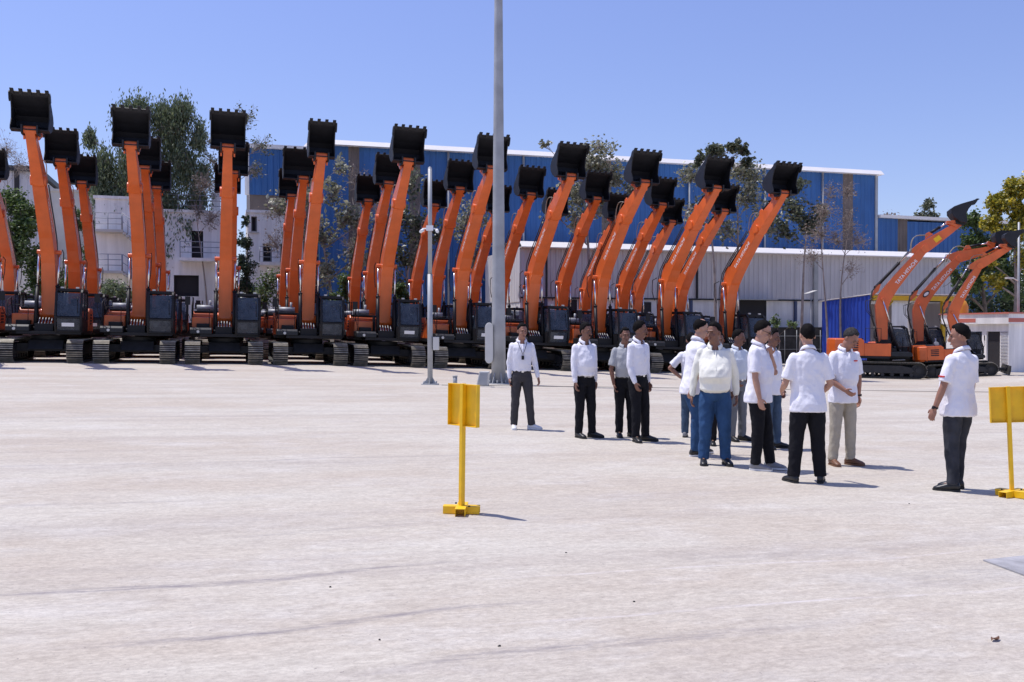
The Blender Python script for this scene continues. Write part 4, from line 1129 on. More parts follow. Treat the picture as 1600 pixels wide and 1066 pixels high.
def pebbles():
    rnd = random.Random(5)
    spots = [(991,942),(1090,855),(1275,857),(885,865),(1036,856),(972,906),(515,919),(455,1015),(732,1038),(592,1002),(1412,1001),(1122,1004),(1422,788),(30,900),(90,998),(780,1012),(300,803)]
    for i, (px, py) in enumerate(spots[::3]):
        x, y, g = ground_at(px, py)
        b = MB(); b.ball((0,0,0), (rnd.uniform(0.005,0.010), rnd.uniform(0.005,0.008), 0.004), 8, 6)
        for v in b.v: v += v.normalized()*noise.noise(v*90+Vector((i,0,0)))*0.004
        o = b.build('pebble', M_stone); o.location = (x, y, g+0.003)
        tag(o, 'small dark pebble loose on the concrete of the yard', 'pebble', 'pebbles scattered on the concrete')
    x, y, g = ground_at(1558, 1003)
    b = MB(); vs = []
    for i in range(9):
        for k in (-1, 0, 1):
            t = i/8; vs.append((t*0.075-0.037, k*0.017*math.sin(math.pi*min(1, t*0.9+0.08)), 0.006+0.010*abs(k)+0.006*math.sin(t*7)))
    b.add(vs, [(i*3+k, i*3+k+3, i*3+k+4, i*3+k+1) for i in range(8) for k in range(2)])
    o = b.build('dry_leaf', mat('dead_leaf', (0.26,0.15,0.10), 0.8)); o.location = (x, y, g); o.rotation_euler = (0,0,0.3)
    tag(o, 'curled brown dead leaf on the concrete near the bottom right corner', 'leaf')
pebbles()

# ------------------------------------------------------------------ buildings
def ribbed(b, x0, x1, y, z0, z1, pitch=0.30, d=0.04, axis='x', top=None):
    """trapezoid-ribbed sheet facing -y (axis x) or -x (axis y)"""
    n = max(2, int(abs(x1-x0)/pitch)); prof = []
    for i in range(n):
        a = x0 + (x1-x0)*i/n; s_ = (x1-x0)/n
        prof += [(a, 0), (a+s_*0.55, 0), (a+s_*0.68, -d), (a+s_*0.87, -d)]
    prof.append((x1, 0))
    vs = []
    for (p, q) in prof:
        t = (p-x0)/(x1-x0); zt = z1 if top is None else z1+(top-z1)*t
        P = (p, y+q) if axis == 'x' else (y+q, p)
        vs += [(P[0], P[1], z0), (P[0], P[1], zt)]
    b.add(vs, [(2*i, 2*i+2, 2*i+3, 2*i+1) for i in range(len(prof)-1)])

def blue_warehouse():
    T = 69.0; x0 = T_at(500, T); x1 = T_at(1366, T); zt = hgt(900, 243, T)-0.25
    o = thing('warehouse', 'long tall blue corrugated warehouse with a white roof edge, behind everything', 'warehouse', (x0, T, -0.6))
    g = -0.6
    def W(px): return T_at(px, T)
    b = MB(); strips = [(545,562),(640,657),(940,955),(1316,1332)]
    xs = [x0] + [v for s_ in strips for v in (W(s_[0]), W(s_[1]))] + [x1]
    for i in range(0, len(xs), 2): ribbed(b, xs[i]-x0, xs[i+1]-x0, 0, 0, zt-g, 0.42, 0.035)
    b.build('front_cladding', M_blue, o)
    for s_ in strips:
        b = MB(); ribbed(b, W(s_[0])-x0, W(s_[1])-x0, 0.01, 0, zt-g, 0.3, 0.04); b.build('rooflight_strip', M_brown, o)
    b = MB(); b.box(0, x1-x0, 0.1, 30, 0, zt-g-0.05); b.build('wall', M_blue, o)
    b = MB(); b.add([(-0.6,-0.60,zt-g-0.06),(x1-x0+0.5,-0.60,zt-g-0.06),(x1-x0+0.5,-0.15,zt-g+0.34),(-0.6,-0.15,zt-g+0.34),
                     (-0.6,15,zt-g+1.9),(x1-x0+0.5,15,zt-g+1.9),(x1-x0+0.5,31,zt-g+0.42),(-0.6,31,zt-g+0.42),(x1-x0+0.5,31,zt-g-0.1),(-0.6,31,zt-g-0.1)],
                    [(0,1,2,3),(3,2,5,4),(4,5,6,7),(7,6,8,9),(1,8,6,5,2),(0,3,4,7,9),(0,9,8,1)])
    b.build('roof', M_roof, o)
    for px in (700, 817, 915, 1075, 1193, 1283): 
        b = MB(); b.tube([(W(px)-x0,-0.16,0),(W(px)-x0,-0.16,zt-g-0.1)], 0.085, 8); b.build('downpipe', M_galv, o)
    b = MB(); b.box(x1-x0-0.02, x1-x0+0.22, -0.12, 0.2, 0, zt-g-0.12); b.build('corner_trim', M_galv, o)
    # lower annex on the right
    xa = x1+0.3; xb = T_at(1490, T); z_1 = hgt(1372, 341, T); z_2 = hgt(1470, 351, T)
    o = thing('warehouse_annex', 'lower blue annex with one brown strip, right of the tall blue warehouse', 'annex', (xa, T, g))
    b = MB(); sp = T_at(1402, T)-xa; sq = T_at(1417, T)-xa
    ribbed(b, 0, sp, 0, 0, z_1-g, 0.42, 0.05); ribbed(b, sq, xb-xa+6, 0, 0, z_1-g-0.2, 0.42, 0.05); b.build('front_cladding', M_blue, o)
    b = MB(); ribbed(b, sp, sq, 0.01, 0, z_1-g, 0.3, 0.04); b.build('rooflight_strip', M_brown, o)
    b = MB(); b.box(0.05, xb-xa+5.9, 0.1, 14, 0, z_1-g-0.25); b.build('wall', M_blue, o)
    b = MB(); b.prism([(0.02,z_1-g),(xb-xa+6.2,z_1-g-0.1),(xb-xa+6.2,z_1-g+0.16),(0.02,z_1-g+0.26)], -0.35, 14.3); b.build('roof', M_roof, o)
    # blue upper storey at the left over a dusty open wall
    T2 = 72.0; xa = T_at(390, T2); xb = T_at(476, T2); zt2 = hgt(430, 234, T2); zb = hgt(430, 306, T2)
    o = thing('blue_stair_block', 'blue clad upper storey with pale corner trim at the left end of the warehouse', 'building', (xa, T2, g))
    b = MB(); ribbed(b, 0, xb-xa, 0, zb-g, zt2-g, 0.42, 0.05); b.build('front_cladding', M_blue, o)
    b = MB(); b.box(0.05, xb-xa+2.5, 0.1, 10, 0, zt2-g-0.1); b.build('wall', M_brown, o)
    b = MB(); b.box(-0.30, 0.0, -0.1, 0.25, zb-g, zt2-g); b.build('corner_trim', M_wall, o)
    b = MB(); b.box(-0.35, xb-xa+2.6, -0.3, 10.2, zt2-g, zt2-g+0.28); b.build('roof', M_roof, o)
blue_warehouse()

def grey_shed():
    T = 58.8; x0 = T_at(813, T); x1 = T_at(1490, T); zt = 6.9; zb = 3.72; g = -0.7
    o = thing('grey_shed', 'long low pale grey ribbed shed with white roof edge in front of the blue warehouse', 'shed', (x0, T, g))
    W = lambda px: T_at(px, T)-x0
    b = MB(); ribbed(b, 0, x1-x0, 0, zb-g, zt-g, 0.36, 0.04); b.build('front_cladding', M_grey, o)
    b = MB(); ribbed(b, 8.5, 0, -0.02, zb-0.3-g, zt-g, 0.36, 0.04, axis='y'); b.build('end_cladding', M_roof, o)
    b = MB(); b.box(0.02, x1-x0-0.02, 0.12, 8.5, 0, zt-g-0.1); b.build('wall', M_wall, o)
    b = MB(); b.box(-0.10, x1-x0+0.2, -0.62, -0.02, zt-g-0.03, zt-g+0.02)
    b.add([(-0.10,-0.62,zt-g+0.022),(x1-x0+0.2,-0.62,zt-g+0.022),(x1-x0+0.2,-0.1,zt-g+0.40),(-0.10,-0.1,zt-g+0.40)], [(0,1,2,3)])
    b.add([(-0.10,-0.1,zt-g+0.40),(x1-x0+0.2,-0.1,zt-g+0.40),(x1-x0+0.2,8.7,zt-g+0.75),(-0.10,8.7,zt-g+0.75)], [(0,1,2,3)]); b.build('roof', M_roof, o)
    b = MB(); b.box(0, x1-x0, -0.09, -0.045, zb-g-0.08, zb-g+0.02); b.build('drip_flashing', M_gy, o)
    for px in (853, 1080, 1163-10, 1243, 1380):
        b = MB(); b.box(W(px)-0.09, W(px)+0.09, -0.05, 0.115, 0, zb-g-0.09); b.build('steel_column', M_sc, o)
    for px in (1272,):
        b = MB(); b.box(W(px)-0.16, W(px)+0.16, -0.25, -0.05, 0, zt-g-0.03); b.build('downpipe', M_galv, o)
    for px in (853, 1088):
        b = MB(); b.box(W(px)-0.06, W(px)+0.06, -0.16, -0.05, zb-g+0.03, zt-g-0.03); b.build('downpipe', M_gy, o)
    for (a, c, yt, yb) in ((836,846,474,505),(880,900,470,545),(1004,1016,474,545),(1144,1196,470,560),(1294,1312,480,505)):
        z1_, z0_ = hgt(a, yt, T)-g, max(0.02, hgt(a, yb, T)-g)
        b = MB(); b.box(W(a), W(c), 0.05, 0.115, z0_, z1_); dd = b.build('doorway', M_hole, o)
        b = MB(); b.box(W(a)-0.08, W(a), 0.02, 0.118, z0_, z1_+0.08); b.box(W(c), W(c)+0.08, 0.02, 0.118, z0_, z1_+0.08); b.box(W(a), W(c), 0.02, 0.118, z1_, z1_+0.08); b.build('door_frame', M_gy, dd)
    b = MB(); b.box(W(1135), W(1205), -0.9, -0.05, hgt(1160,468,T)-g-0.05, hgt(1160,468,T)-g); b.build('canopy', M_galv, o)
M_sc = mat('blue_grey_column', (0.06, 0.08, 0.16), 0.6)
grey_shed()

def blue_shed():
    xn, yn = 35.4, 46.6; xf = 40.5; g = -0.95
    o = thing('blue_shed', 'small vivid blue corrugated shed with open front and yellow frame', 'shed', (xn, yn, g))
    zn, zf = 3.62-g, 3.35-g; dep = 4.6
    b = MB(); ribbed(b, dep, 0, 0, 0, zf, 0.34, 0.06, axis='y', top=zn-0.02); b.build('side_cladding', M_blue2, o)
    b = MB(); ribbed(b, 0.1, xf-xn, dep, 0, zf-0.1, 0.25, 0.03); b.build('back_cladding', M_grey, o)
    b = MB(); b.box(xf-xn+1.2, xf-xn+1.25, 0.1, dep, 0, zf-0.1); b.build('end_wall', M_grey, o)
    b = MB(); b.add([(-0.1,-0.3,zn+0.03),(xf-xn+1.5,-0.3,zn+0.03),(xf-xn+1.5,dep+0.2,zf+0.03),(-0.1,dep+0.2,zf+0.03),(-0.1,-0.3,zn+0.07),(xf-xn+1.5,-0.3,zn+0.07),(xf-xn+1.5,dep+0.2,zf+0.07),(-0.1,dep+0.2,zf+0.07)],
                    [(3,2,1,0),(4,5,6,7),(0,1,5,4),(1,2,6,5),(2,3,7,6),(3,0,4,7)]); b.build('roof', M_roof, o)
    for x in (0.75, xf-xn): b = MB(); b.box(x-0.1, x+0.1, 0.0, 0.2, 0, zn-0.32); b.build('frame_post', M_ydk, o)
    for x in (1.6,): b = MB(); b.box(x-0.08, x+0.08, dep-0.35, dep-0.2, 0, zf-0.3); b.build('frame_post', M_ydk, o)
    b = MB(); b.box(0.2, xf-xn+1.4, -0.02, 0.18, zn-0.315, zn-0.04); b.build('frame_beam', M_ydk, o)
    b = MB(); b.tube([(0.75,0.1,zn-1.2),(1.6,0.1,zn-0.35)], 0.05, 8); b.build('frame_brace', M_ydk, o)
blue_shed()

def gatehouse():
    Tn = 38.6; xn = T_at(1576, Tn); g = -0.62; zt = 2.42
    o = thing('gatehouse', 'small white flat roofed gatehouse with red stripes and a dark door', 'gatehouse', (xn, Tn, g))
    dep = 4.3; wd = 6
    h = zt-g
    b = MB()
    # side wall with door opening (faces -x)
    d0, d1, dh = 0.55, 1.45, 2.15; q0, q1 = 1.75, 2.7
    b.box(0.0, 0.15, 0, d0, 0, h-0.5); b.box(0.0, 0.15, d1, q0, 0, h-0.5); b.box(0, 0.15, q1, dep, 0, h-0.5); b.box(0,0.15,d0,d1,dh,h-0.5); b.box(0,0.15,q0,q1,dh,h-0.5); b.box(0,0.15,q0,q1,0,0.75)
    b.box(0.15, wd, 0, 0.15, 0, h-0.5); b.box(0.15, wd, dep-0.15, dep, 0, h-0.5)
    b.build('wall', M_wall, o)
    b = MB(); b.box(-0.18, wd+0.2, -0.18, dep+0.2, h-0.5, h); b.build('roof_fascia', M_wall, o)
    b = MB(); b.box(-0.24, wd+0.3, -0.24, dep+0.3, h, h+0.07); b.build('roof_edge', M_pinkr, o)
    b = MB(); b.box(-0.19, wd+0.3, -0.19, -0.181, h-0.42, h-0.22); b.build('stripe', M_pinkr, o)
    b = MB(); b.box(-0.19, -0.181, 2.0, 3.9, h-0.42, h-0.22); b.build('stripe', M_pinkr, o)
    b = MB(); b.box(0.1, 0.14, d0, d1, 0, dh); b.build('door', M_hole, o)
    b = MB()
    for i in range(6): b.tube([(-0.02, 0.08+i*0.075, 0.3), (-0.02, 0.08+i*0.075, dh)], 0.008, 5)
    for i in range(12): b.tube([(-0.02, 0.05, 0.3+i*0.165), (-0.02, d0-0.04, 0.3+i*0.165)], 0.008, 5)
    b.build('grille_door', M_rail, o)
    b = MB(); b.box(0.06, 0.08, q0, q1, 0.75, dh); b.build('window', M_glass, o)
    b = MB(); b.box(-1.0, -0.0, 0.3, 1.7, 0, 0.14); b.build('step', M_wall2, o)
gatehouse()

def railing(b, p, q, h=1.0, n=None, z0=0, z1=None, bars=3):
    p = Vector(p); q = Vector(q); L_ = (q-p).length; n = n or max(2, int(L_/1.1))
    for i in range(n+1):
        a = p.lerp(q, i/n); b.tube([a, a+Vector((0,0,h))], 0.028, 6)
    for k in range(bars): b.tube([p+Vector((0,0,h*(k+1)/bars)), q+Vector((0,0,h*(k+1)/bars))], 0.022, 6)

def house_part(name, label, T, pxa, pxb, ytop, openings, dep=8, m=M_wall, g=0.2, rail=None, slabs=(), cat='building'):
    xa = T_at(pxa, T); xb = T_at(pxb, T); zt = hgt((pxa+pxb)/2, ytop, T)
    o = thing(name, label, cat, (xa, T, g))
    W = lambda px: T_at(px, T)-xa
    # front wall as a grid of panels round the openings
    xs = sorted({0.0, xb-xa} | {W(v) for q in openings for v in (q[0], q[1])})
    zs = sorted({0.0, zt-g} | {max(0, hgt(q[0], v, T)-g) for q in openings for v in (q[2], q[3])})
    b = MB()
    def inside(x, z):
        for q in openings:
            if W(q[0]) < x < W(q[1]) and hgt(q[0], q[3], T)-g < z < hgt(q[0], q[2], T)-g: return True
        return False
    for i in range(len(xs)-1):
        for j in range(len(zs)-1):
            if not inside((xs[i]+xs[i+1])/2, (zs[j]+zs[j+1])/2):
                b.add([(xs[i],0,zs[j]),(xs[i+1],0,zs[j]),(xs[i+1],0,zs[j+1]),(xs[i],0,zs[j+1])], [(0,1,2,3)])
    b.box(0, 0.2, 0.002, dep, 0, zt-g); b.box(xb-xa-0.2, xb-xa, 0.002, dep, 0, zt-g); b.box(0.2, xb-xa-0.2, dep-0.2, dep, 0, zt-g); b.box(0.2, xb-xa-0.2, 0.02, dep-0.2, zt-g-0.25, zt-g-0.02)
    b.build('wall', m, o)
    for q in openings:
        a, c, z1_, z0_ = W(q[0]), W(q[1]), hgt(q[0], q[2], T)-g, max(0, hgt(q[0], q[3], T)-g)
        b = MB(); b.box(a, c, 0.35, 0.40, z0_, z1_)
        for (x_, y_) in ((a-0.02, 0),): pass
        b.add([(a,0,z0_),(a,0.35,z0_),(a,0.35,z1_),(a,0,z1_)], [(0,1,2,3)]); b.add([(c,0,z0_),(c,0,z1_),(c,0.35,z1_),(c,0.35,z0_)], [(0,1,2,3)]); b.add([(a,0,z1_),(a,0.35,z1_),(c,0.35,z1_),(c,0,z1_)], [(0,1,2,3)]); b.add([(a,0,z0_),(c,0,z0_),(c,0.35,z0_),(a,0.35,z0_)], [(0,1,2,3)])
        w_ = b.build('window' if q[4] == 'w' else 'doorway', M_hole, o)
        if q[4] == 'w':
            b = MB(); b.box(a, a+0.07, 0.25, 0.30, z0_, z1_); b.box(c-0.07, c, 0.25, 0.30, z0_, z1_); b.box(a+0.07, c-0.07, 0.25, 0.30, z1_-0.07, z1_); b.box(a+0.07, c-0.07, 0.25, 0.30, z0_, z0_+0.07)
            if c-a > 0.9: b.box((a+c)/2-0.03, (a+c)/2+0.03, 0.25, 0.30, z0_+0.07, z1_-0.07)
            b.build('frame', M_frame, w_)
            b = MB(); b.box(a-0.12, c+0.12, -0.14, -0.003, z0_-0.10, z0_-0.02); b.build('sill', M_wall2, w_)
    for (pa, pb, yy, out) in slabs:
        zz = hgt(pa, yy, T)-g; b = MB(); b.box(W(pa), W(pb), -out, -0.004, zz-0.18, zz); b.build('balcony_slab', m, o)
        b = MB(); railing(b, (W(pa)+0.05,-out+0.05,zz), (W(pb)-0.05,-out+0.05,zz), 1.0); b.build('balcony_railing', M_rail, o)
    b = MB(); b.box(-0.12, xb-xa+0.12, -0.12, dep+0.1, zt-g, zt-g+0.18); b.build('parapet', m, o)
    return o, xa, xb, zt, W

def left_buildings():
    T = 64.0
    o, xa, xb, zt, W = house_part('stair_house', 'white building with an outside staircase and metal railings at the left', T, 150, 236, 312,
        [(156,162,446,452,'w'),(170,176,446,452,'w')], dep=6)
    g = 0.2
    for (ya, yb, pa, pb) in ((362, 395, 195, 236), (425, 452, 195, 236)):
        z_a, z_b = hgt(pa, ya, T)-g, hgt(pb, yb, T)-g; n = 8; b = MB()
        for i in range(n):
            x_ = W(pa) + (W(pb)-W(pa))*i/n; z_ = z_a + (z_b-z_a)*(i+1)/n
            b.box(x_, x_+(W(pb)-W(pa))/n, -1.15, -0.005, z_-0.12, z_)
        b.build('stair_flight', M_wall2, o)
        b = MB()
        n = 5
        for i in range(n+1):
            p = Vector((W(pa)+(W(pb)-W(pa))*i/n, -1.15, z_a+(z_b-z_a)*i/n)); b.tube([p, p+Vector((0,0,1.0))], 0.028, 6)
        for k in (0.5, 1.0): b.tube([(W(pa),-1.15,z_a+k),(W(pb),-1.15,z_b+k)], 0.022, 6)
        b.build('stair_railing', M_rail, o)
        b = MB(); b.box(0, W(pa), -1.15, -0.005, z_a-0.15, z_a); b.build('landing', M_wall2, o)
        b = MB(); railing(b, (0.05,-1.1,z_a), (W(pa)-0.05,-1.1,z_a), 1.0); b.build('landing_railing', M_rail, o)
    o, xa, xb, zt, W = house_part('white_house', 'white two storey house with balcony door over a dark garage opening', T+0.3, 236.5, 352, 333,
        [(300,318,361,403,'d'),(272,311,430,463,'d')], dep=8, slabs=((282, 350, 405, 1.4),))
    b = MB(); zz = hgt(300, 333, T)-g+0.18; railing(b, (0.3,0.1,zz), (xb-xa-0.2,0.1,zz), 1.0); b.build('roof_railing', M_rail, o)
    b = MB(); b.box(W(331), W(345), 1.0, 2.6, zz, zz+1.3); b.build('roof_tank', M_wall, o)
    house_part('window_house', 'grey and white building with paired windows, below the blue upper storey', T+1.0, 388, 474, 334,
        [(393,402,338,362,'w'),(411,425,381,409,'w'),(438,452,381,409,'w'),(434,462,429,438,'w')], dep=6.5, slabs=((404, 470, 411, 1.0),))
    # far grey industrial hall behind the leftmost arms
    T3 = 92; xa = T_at(-90, T3); xb = T_at(58, T3); zt = hgt(20, 268, T3)
    o = thing('grey_hall', 'distant grey clad hall with dark band at the far left', 'hall', (xa, T3, 0.3))
    b = MB(); ribbed(b, 0, xb-xa, 0, 0, zt-0.3, 0.6, 0.06); b.build('front_cladding', M_grey, o)
    b = MB(); b.box(0, xb-xa, 0.1, 14, 0, zt-0.4); b.build('wall', M_grey, o)
    b = MB(); b.box(-0.3, xb-xa+0.3, -0.4, 14.2, zt-0.3, zt+0.15); b.build('roof', M_gy, o)
    b = MB(); b.box(T_at(24,T3)-xa, T_at(32,T3)-xa, -0.12, -0.07, 0, zt-0.3); b.build('dark_panel', M_hole, o)
    T4 = 78; xa = T_at(62, T4); xb = T_at(150, T4)
    house_part('pale_block', 'pale plain block glimpsed between the leftmost raised arms', T4, 62, 140, 300, [(72,84,350,372,'w'),(104,116,350,372,'w')], dep=8, m=M_wall2)
    house_part('low_white_house', 'low white building seen under the leftmost arms', 70, -60, 22, 380, [(-30,-16,410,435,'w'),(4,14,410,435,'w')], dep=8)
left_buildings()

def boundary():
    T = 57.4
    def wall(pa, pb, h, label):
        xa, xb = T_at(pa, T), T_at(pb, T); g = -0.75
        b = MB(); n = max(2, int((xb-xa)/2.0)); x = xa
        b.box(0, xb-xa, 0, 0.35, 0, h-g); b.box(-0.03, xb-xa+0.03, -0.05, 0.40, h-g, h-g+0.08)
        tag(b.build('boundary_wall', M_stone, None, 0.015, (xa, T, g)), label, 'wall')
    wall(-120, 560, 1.95, 'dark stone boundary wall behind the left half of the excavators')
    wall(562, 1302, 1.72, 'dark stone boundary wall in front of the long grey shed')
    xa, xb = T_at(1150, T-0.5), T_at(1300, T-0.5)
    o = thing('wire_fence', 'thin wire fence on slim posts before the dark stone wall', 'fence', (xa, T-0.5, -0.7))
    for i in range(9):
        b = MB(); b.tube([((xb-xa)*i/8,0,0),((xb-xa)*i/8,0,2.3)], 0.02, 6); b.build('post', M_galv, o)
    for k in range(2): b = MB(); b.tube([(0,0,1.0+k*0.9),(xb-xa,0,1.0+k*0.9)], 0.012, 5); b.build('wire', M_galv, o)
boundary()

def solar_lamp():
    T = 56; x = T_at(1267, T); b = MB(); zt = hgt(1267, 458, T)
    o = thing('solar_lamp', 'slim lamp post with a tilted solar panel in front of the grey shed', 'lamp post', (x, T, -0.7))
    b.tube([(0,0,0),(0,0,zt+0.7)], 0.03, 8); b.build('post', M_galv, o)
    b = MB(); b.obox((-0.05,0,zt+0.75), (1,0.1,0.28), (0,1,0), (-0.28,0,1), 0.42, 0.25, 0.02); b.build('solar_panel', M_light, o)
    x, y = cw((1591-800)/F*49, 49); 
    o = thing('street_lamp', 'thin grey pole with a small lamp arm above the gatehouse', 'street lamp', (x, y, -0.4))
    b = MB(); b.tube([(0,0,0),(0,0,7.5)], [0.07,0.05], 8); b.build('pole', M_galv, o)
    b = MB(); b.tube([(0,0,4.5),(-0.5,-0.1,4.65)], 0.03, 6); b.box(-0.85,-0.45,-0.16,0.02,4.6,4.68); b.build('lamp_head', M_light, o)
    x, y = cw((1498-800)/F*53, 53)
    o = thing('water_tank', 'orange yellow round tank standing behind the gatehouse roof', 'water tank', (x, y, -0.4))
    b = MB(); b.tube([(0,0,1.4),(0,0,2.3),(0,0,3.3),(0,0,3.6),(0,0,3.7)], [0.48,0.48,0.48,0.36,0.15], 24); b.build('tank_body', mat('yellow_tank', (0.70,0.30,0.02), 0.5), o)
    for k in range(4):
        a = math.pi/4+k*math.pi/2; b = MB(); b.tube([(0.4*math.cos(a),0.4*math.sin(a),0),(0.4*math.cos(a),0.4*math.sin(a),1.4)], 0.05, 6); b.build('leg', M_rail, o)
solar_lamp()

# ------------------------------------------------------------------ trees
def tree(name, label, px, z, blobs, trunk_r=0.14, lm=M_l_grn, bark=M_bark, leaf=0.16, nleaf=4000, twigs=26, elong=1.6, droop=0.0, trunks=None, group='trees behind the excavators', seed=0, spread=0.5, cat='tree', cluster=7):
    """blobs: (px, py, radius px x, radius px y, weight) in photo pixels at distance z, turned into metres round the trunk"""
    rnd = random.Random(seed*31+int(px))
    k = z/F; x, y = cw((px-800)*k, z); g = -0.3
    o = thing(name, label, cat, (x, y, g), -AL, group)
    tot = sum(b_[4] for b_ in blobs)
    tb = MB(); lb = MB()
    H = [((b_[0]-px)*k, EYE-g+(516-b_[1])*k, b_[2]*k, b_[3]*k, b_[4]/tot) for b_ in blobs]
    top = max(h[1] for h in H)
    base_pts = []
    lean_ = rnd.uniform(-0.03, 0.03)
    n = 9; tp = [Vector((lean_*top*t*t*3 + 0.10*math.sin(t*5+seed), 0.1*math.sin(t*4+seed*2), top*t*0.9)) for t in [i/n for i in range(n+1)]]
    tb.tube(tp, [max(0.02, trunk_r*(1-0.86*i/n)) for i in range(n+1)], 9)
    def on_trunk(h):
        t = max(0, min(0.98, h/(top*0.9)))*n; i = int(t); return tp[i].lerp(tp[min(n, i+1)], t-i), trunk_r*(1-0.86*t/n)
    for hx, hz, rx, rz, wt in H:
        ry = max(rx, rz)*0.8
        c = Vector((hx, rnd.uniform(-0.5, 0.5)*ry, hz))
        st, r0 = on_trunk(max(top*0.12, hz - max(rz*1.1, abs(hx)*0.8)))
        mid = st.lerp(c, 0.5) + Vector((rnd.uniform(-.2,.2), rnd.uniform(-.2,.2), rnd.uniform(0,.3)))*rx*0.5
        if (c-st).length > 0.3: tb.tube([st, mid, c], [r0*0.6, r0*0.42, r0*0.25], 7)
        nt_ = max(4, int(twigs*math.sqrt(wt*len(H))))
        nl = int(nleaf*wt)
        ends = []
        for i in range(nt_):
            d = Vector((rnd.gauss(0,1), rnd.gauss(0,1), rnd.gauss(0,1))).normalized()*(rnd.random()**0.45)
            e = Vector((c.x+d.x*rx, c.y+d.y*ry, c.z+d.z*rz))
            s0 = c.lerp(mid, rnd.random()*0.7)
            m1 = s0.lerp(e, 0.5) + Vector((rnd.uniform(-1,1), rnd.uniform(-1,1), rnd.uniform(-0.3,1)))*rx*0.12
            tb.tube([s0, m1, e], [r0*0.17+0.008, r0*0.10+0.006, 0.006], 4, cap=False)
            ends.append((m1, e))
            if twigs > 30 or nl < 1500:
                for q in range(3):
                    p0 = m1.lerp(e, rnd.random()); dd = Vector((rnd.gauss(0,1), rnd.gauss(0,1), rnd.gauss(0.3,1))).normalized()*rx*rnd.uniform(0.12,0.35)
                    tb.tube([p0, p0+dd], [0.009+r0*0.04, 0.004], 3, cap=False); ends.append((p0, p0+dd))
        ncl = max(1, nl//cluster)
        for i in range(ncl):
            a_, e = rnd.choice(ends); cc = a_.lerp(e, rnd.random()**0.6)
            rr = spread*rx*0.30
            for j in range(cluster):
                p = cc + Vector((rnd.gauss(0,rr), rnd.gauss(0,rr), rnd.gauss(0,rr)*(1+droop*1.5) - abs(rnd.gauss(0,rr))*droop*1.5))
                L_ = leaf*rnd.uniform(0.6, 1.35); W_ = L_/elong
                if droop: u = Vector((rnd.gauss(0,0.35), rnd.gauss(0,0.35), -1)).normalized()
                else: u = Vector((rnd.gauss(0,1), rnd.gauss(0,1), rnd.gauss(0,0.6)-0.25)).normalized()
                v_ = u.cross(Vector((rnd.gauss(0,1), rnd.gauss(0,1), rnd.gauss(0,1)))).normalized()
                nn = u.cross(v_)
                b0 = len(lb.v)
                lb.v += [p-u*L_*0.5, p+v_*W_*0.5-nn*W_*0.12, p+u*L_*0.5, p-v_*W_*0.5-nn*W_*0.12]
                lb.f.append([b0, b0+1, b0+2, b0+3]); lb.s.append(False)
    tb.build('trunk', bark, o); lb.build('crown', lm, o)
    return o

tree('eucalyptus_tree', 'tall feathery green tree rising behind the second raised bucket from the left', 196, 60.5,
     [(200,185,26,26,1.3),(222,175,16,20,.6),(140,214,9,14,.35),(165,262,26,24,1),(190,300,30,36,1.4),(172,345,26,28,.9),(212,250,20,40,1),(152,300,15,20,.4),(180,395,20,30,.5)],
     0.22, M_l_euc, M_barkl, 0.24, 24000, 46, 3.0, 0.8, seed=1, spread=0.8)
tree('eucalyptus_tree', 'tallest feathery green tree, between the second and third raised buckets', 270, 61.5,
     [(256,182,20,22,1),(287,176,20,20,1),(272,212,30,22,1.1),(246,255,22,28,1),(292,258,28,28,1.2),(262,312,28,30,1.2),(290,350,24,30,1),(266,395,20,26,.9),(314,215,14,26,.5),(306,310,18,26,.7),(238,340,14,26,.5),(322,270,12,20,.35)],
     0.24, M_l_euc, M_barkl, 0.23, 30000, 60, 3.0, 0.8, seed=2, spread=0.8)
tree('bare_tree', 'thin nearly bare tree with sparse leaves behind the third raised bucket', 352, 63,
     [(385,185,26,26,1),(410,225,20,22,.6),(370,235,26,28,.9),(330,250,22,30,.8),(395,265,24,20,.6),(340,300,26,28,.8),(318,215,12,22,.4)],
     0.16, M_l_teakd, M_barkl, 0.17, 1500, 34, 1.8, 0, seed=3, spread=0.5)
tree('bare_tree', 'bare grey branches against the sky at the far left', 22, 72,
     [(18,235,24,30,1),(40,260,26,26,1),(-5,265,22,26,.6)], 0.12, M_l_dry, M_barkl, 0.14, 220, 60, 1.6, 0, seed=41, spread=0.7, cluster=2)
tree('bare_tree', 'leafless branches before the paired windows of the grey and white house', 452, 61,
     [(440,330,34,26,1),(470,360,26,30,1),(430,380,20,26,.6)], 0.11, M_l_dry, M_barkl, 0.15, 420, 60, 1.6, 0, seed=42, spread=0.8, cluster=2)
tree('bare_tree', 'leafless pale branches against the blue cladding left of the camera pole', 572, 61.5,
     [(560,280,24,24,.8),(575,320,30,30,1),(600,350,22,30,.8),(548,385,24,30,.8)], 0.11, M_l_dry, M_barkl, 0.16, 500, 64, 1.6, 0, seed=43, spread=0.8, cluster=2)
tree('bare_tree', 'leafless branches in front of the white two storey house', 322, 60.5,
     [(325,290,24,26,1),(335,340,20,26,.7),(310,330,16,22,.5)], 0.09, M_l_dry, M_barkl, 0.14, 300, 56, 1.6, 0, seed=44, spread=0.8, cluster=2)
tree('dark_tree', 'dark green dense tree at the far left behind the leftmost arms', 30, 60,
     [(15,320,28,30,1),(45,345,26,34,1.2),(30,390,36,40,1.6),(60,420,24,40,1),(-20,350,26,50,1.2),(75,470,30,26,.8)], 0.2, M_l_grn, M_bark, 0.22, 14000, 24, 1.8, 0, seed=4, spread=0.6)
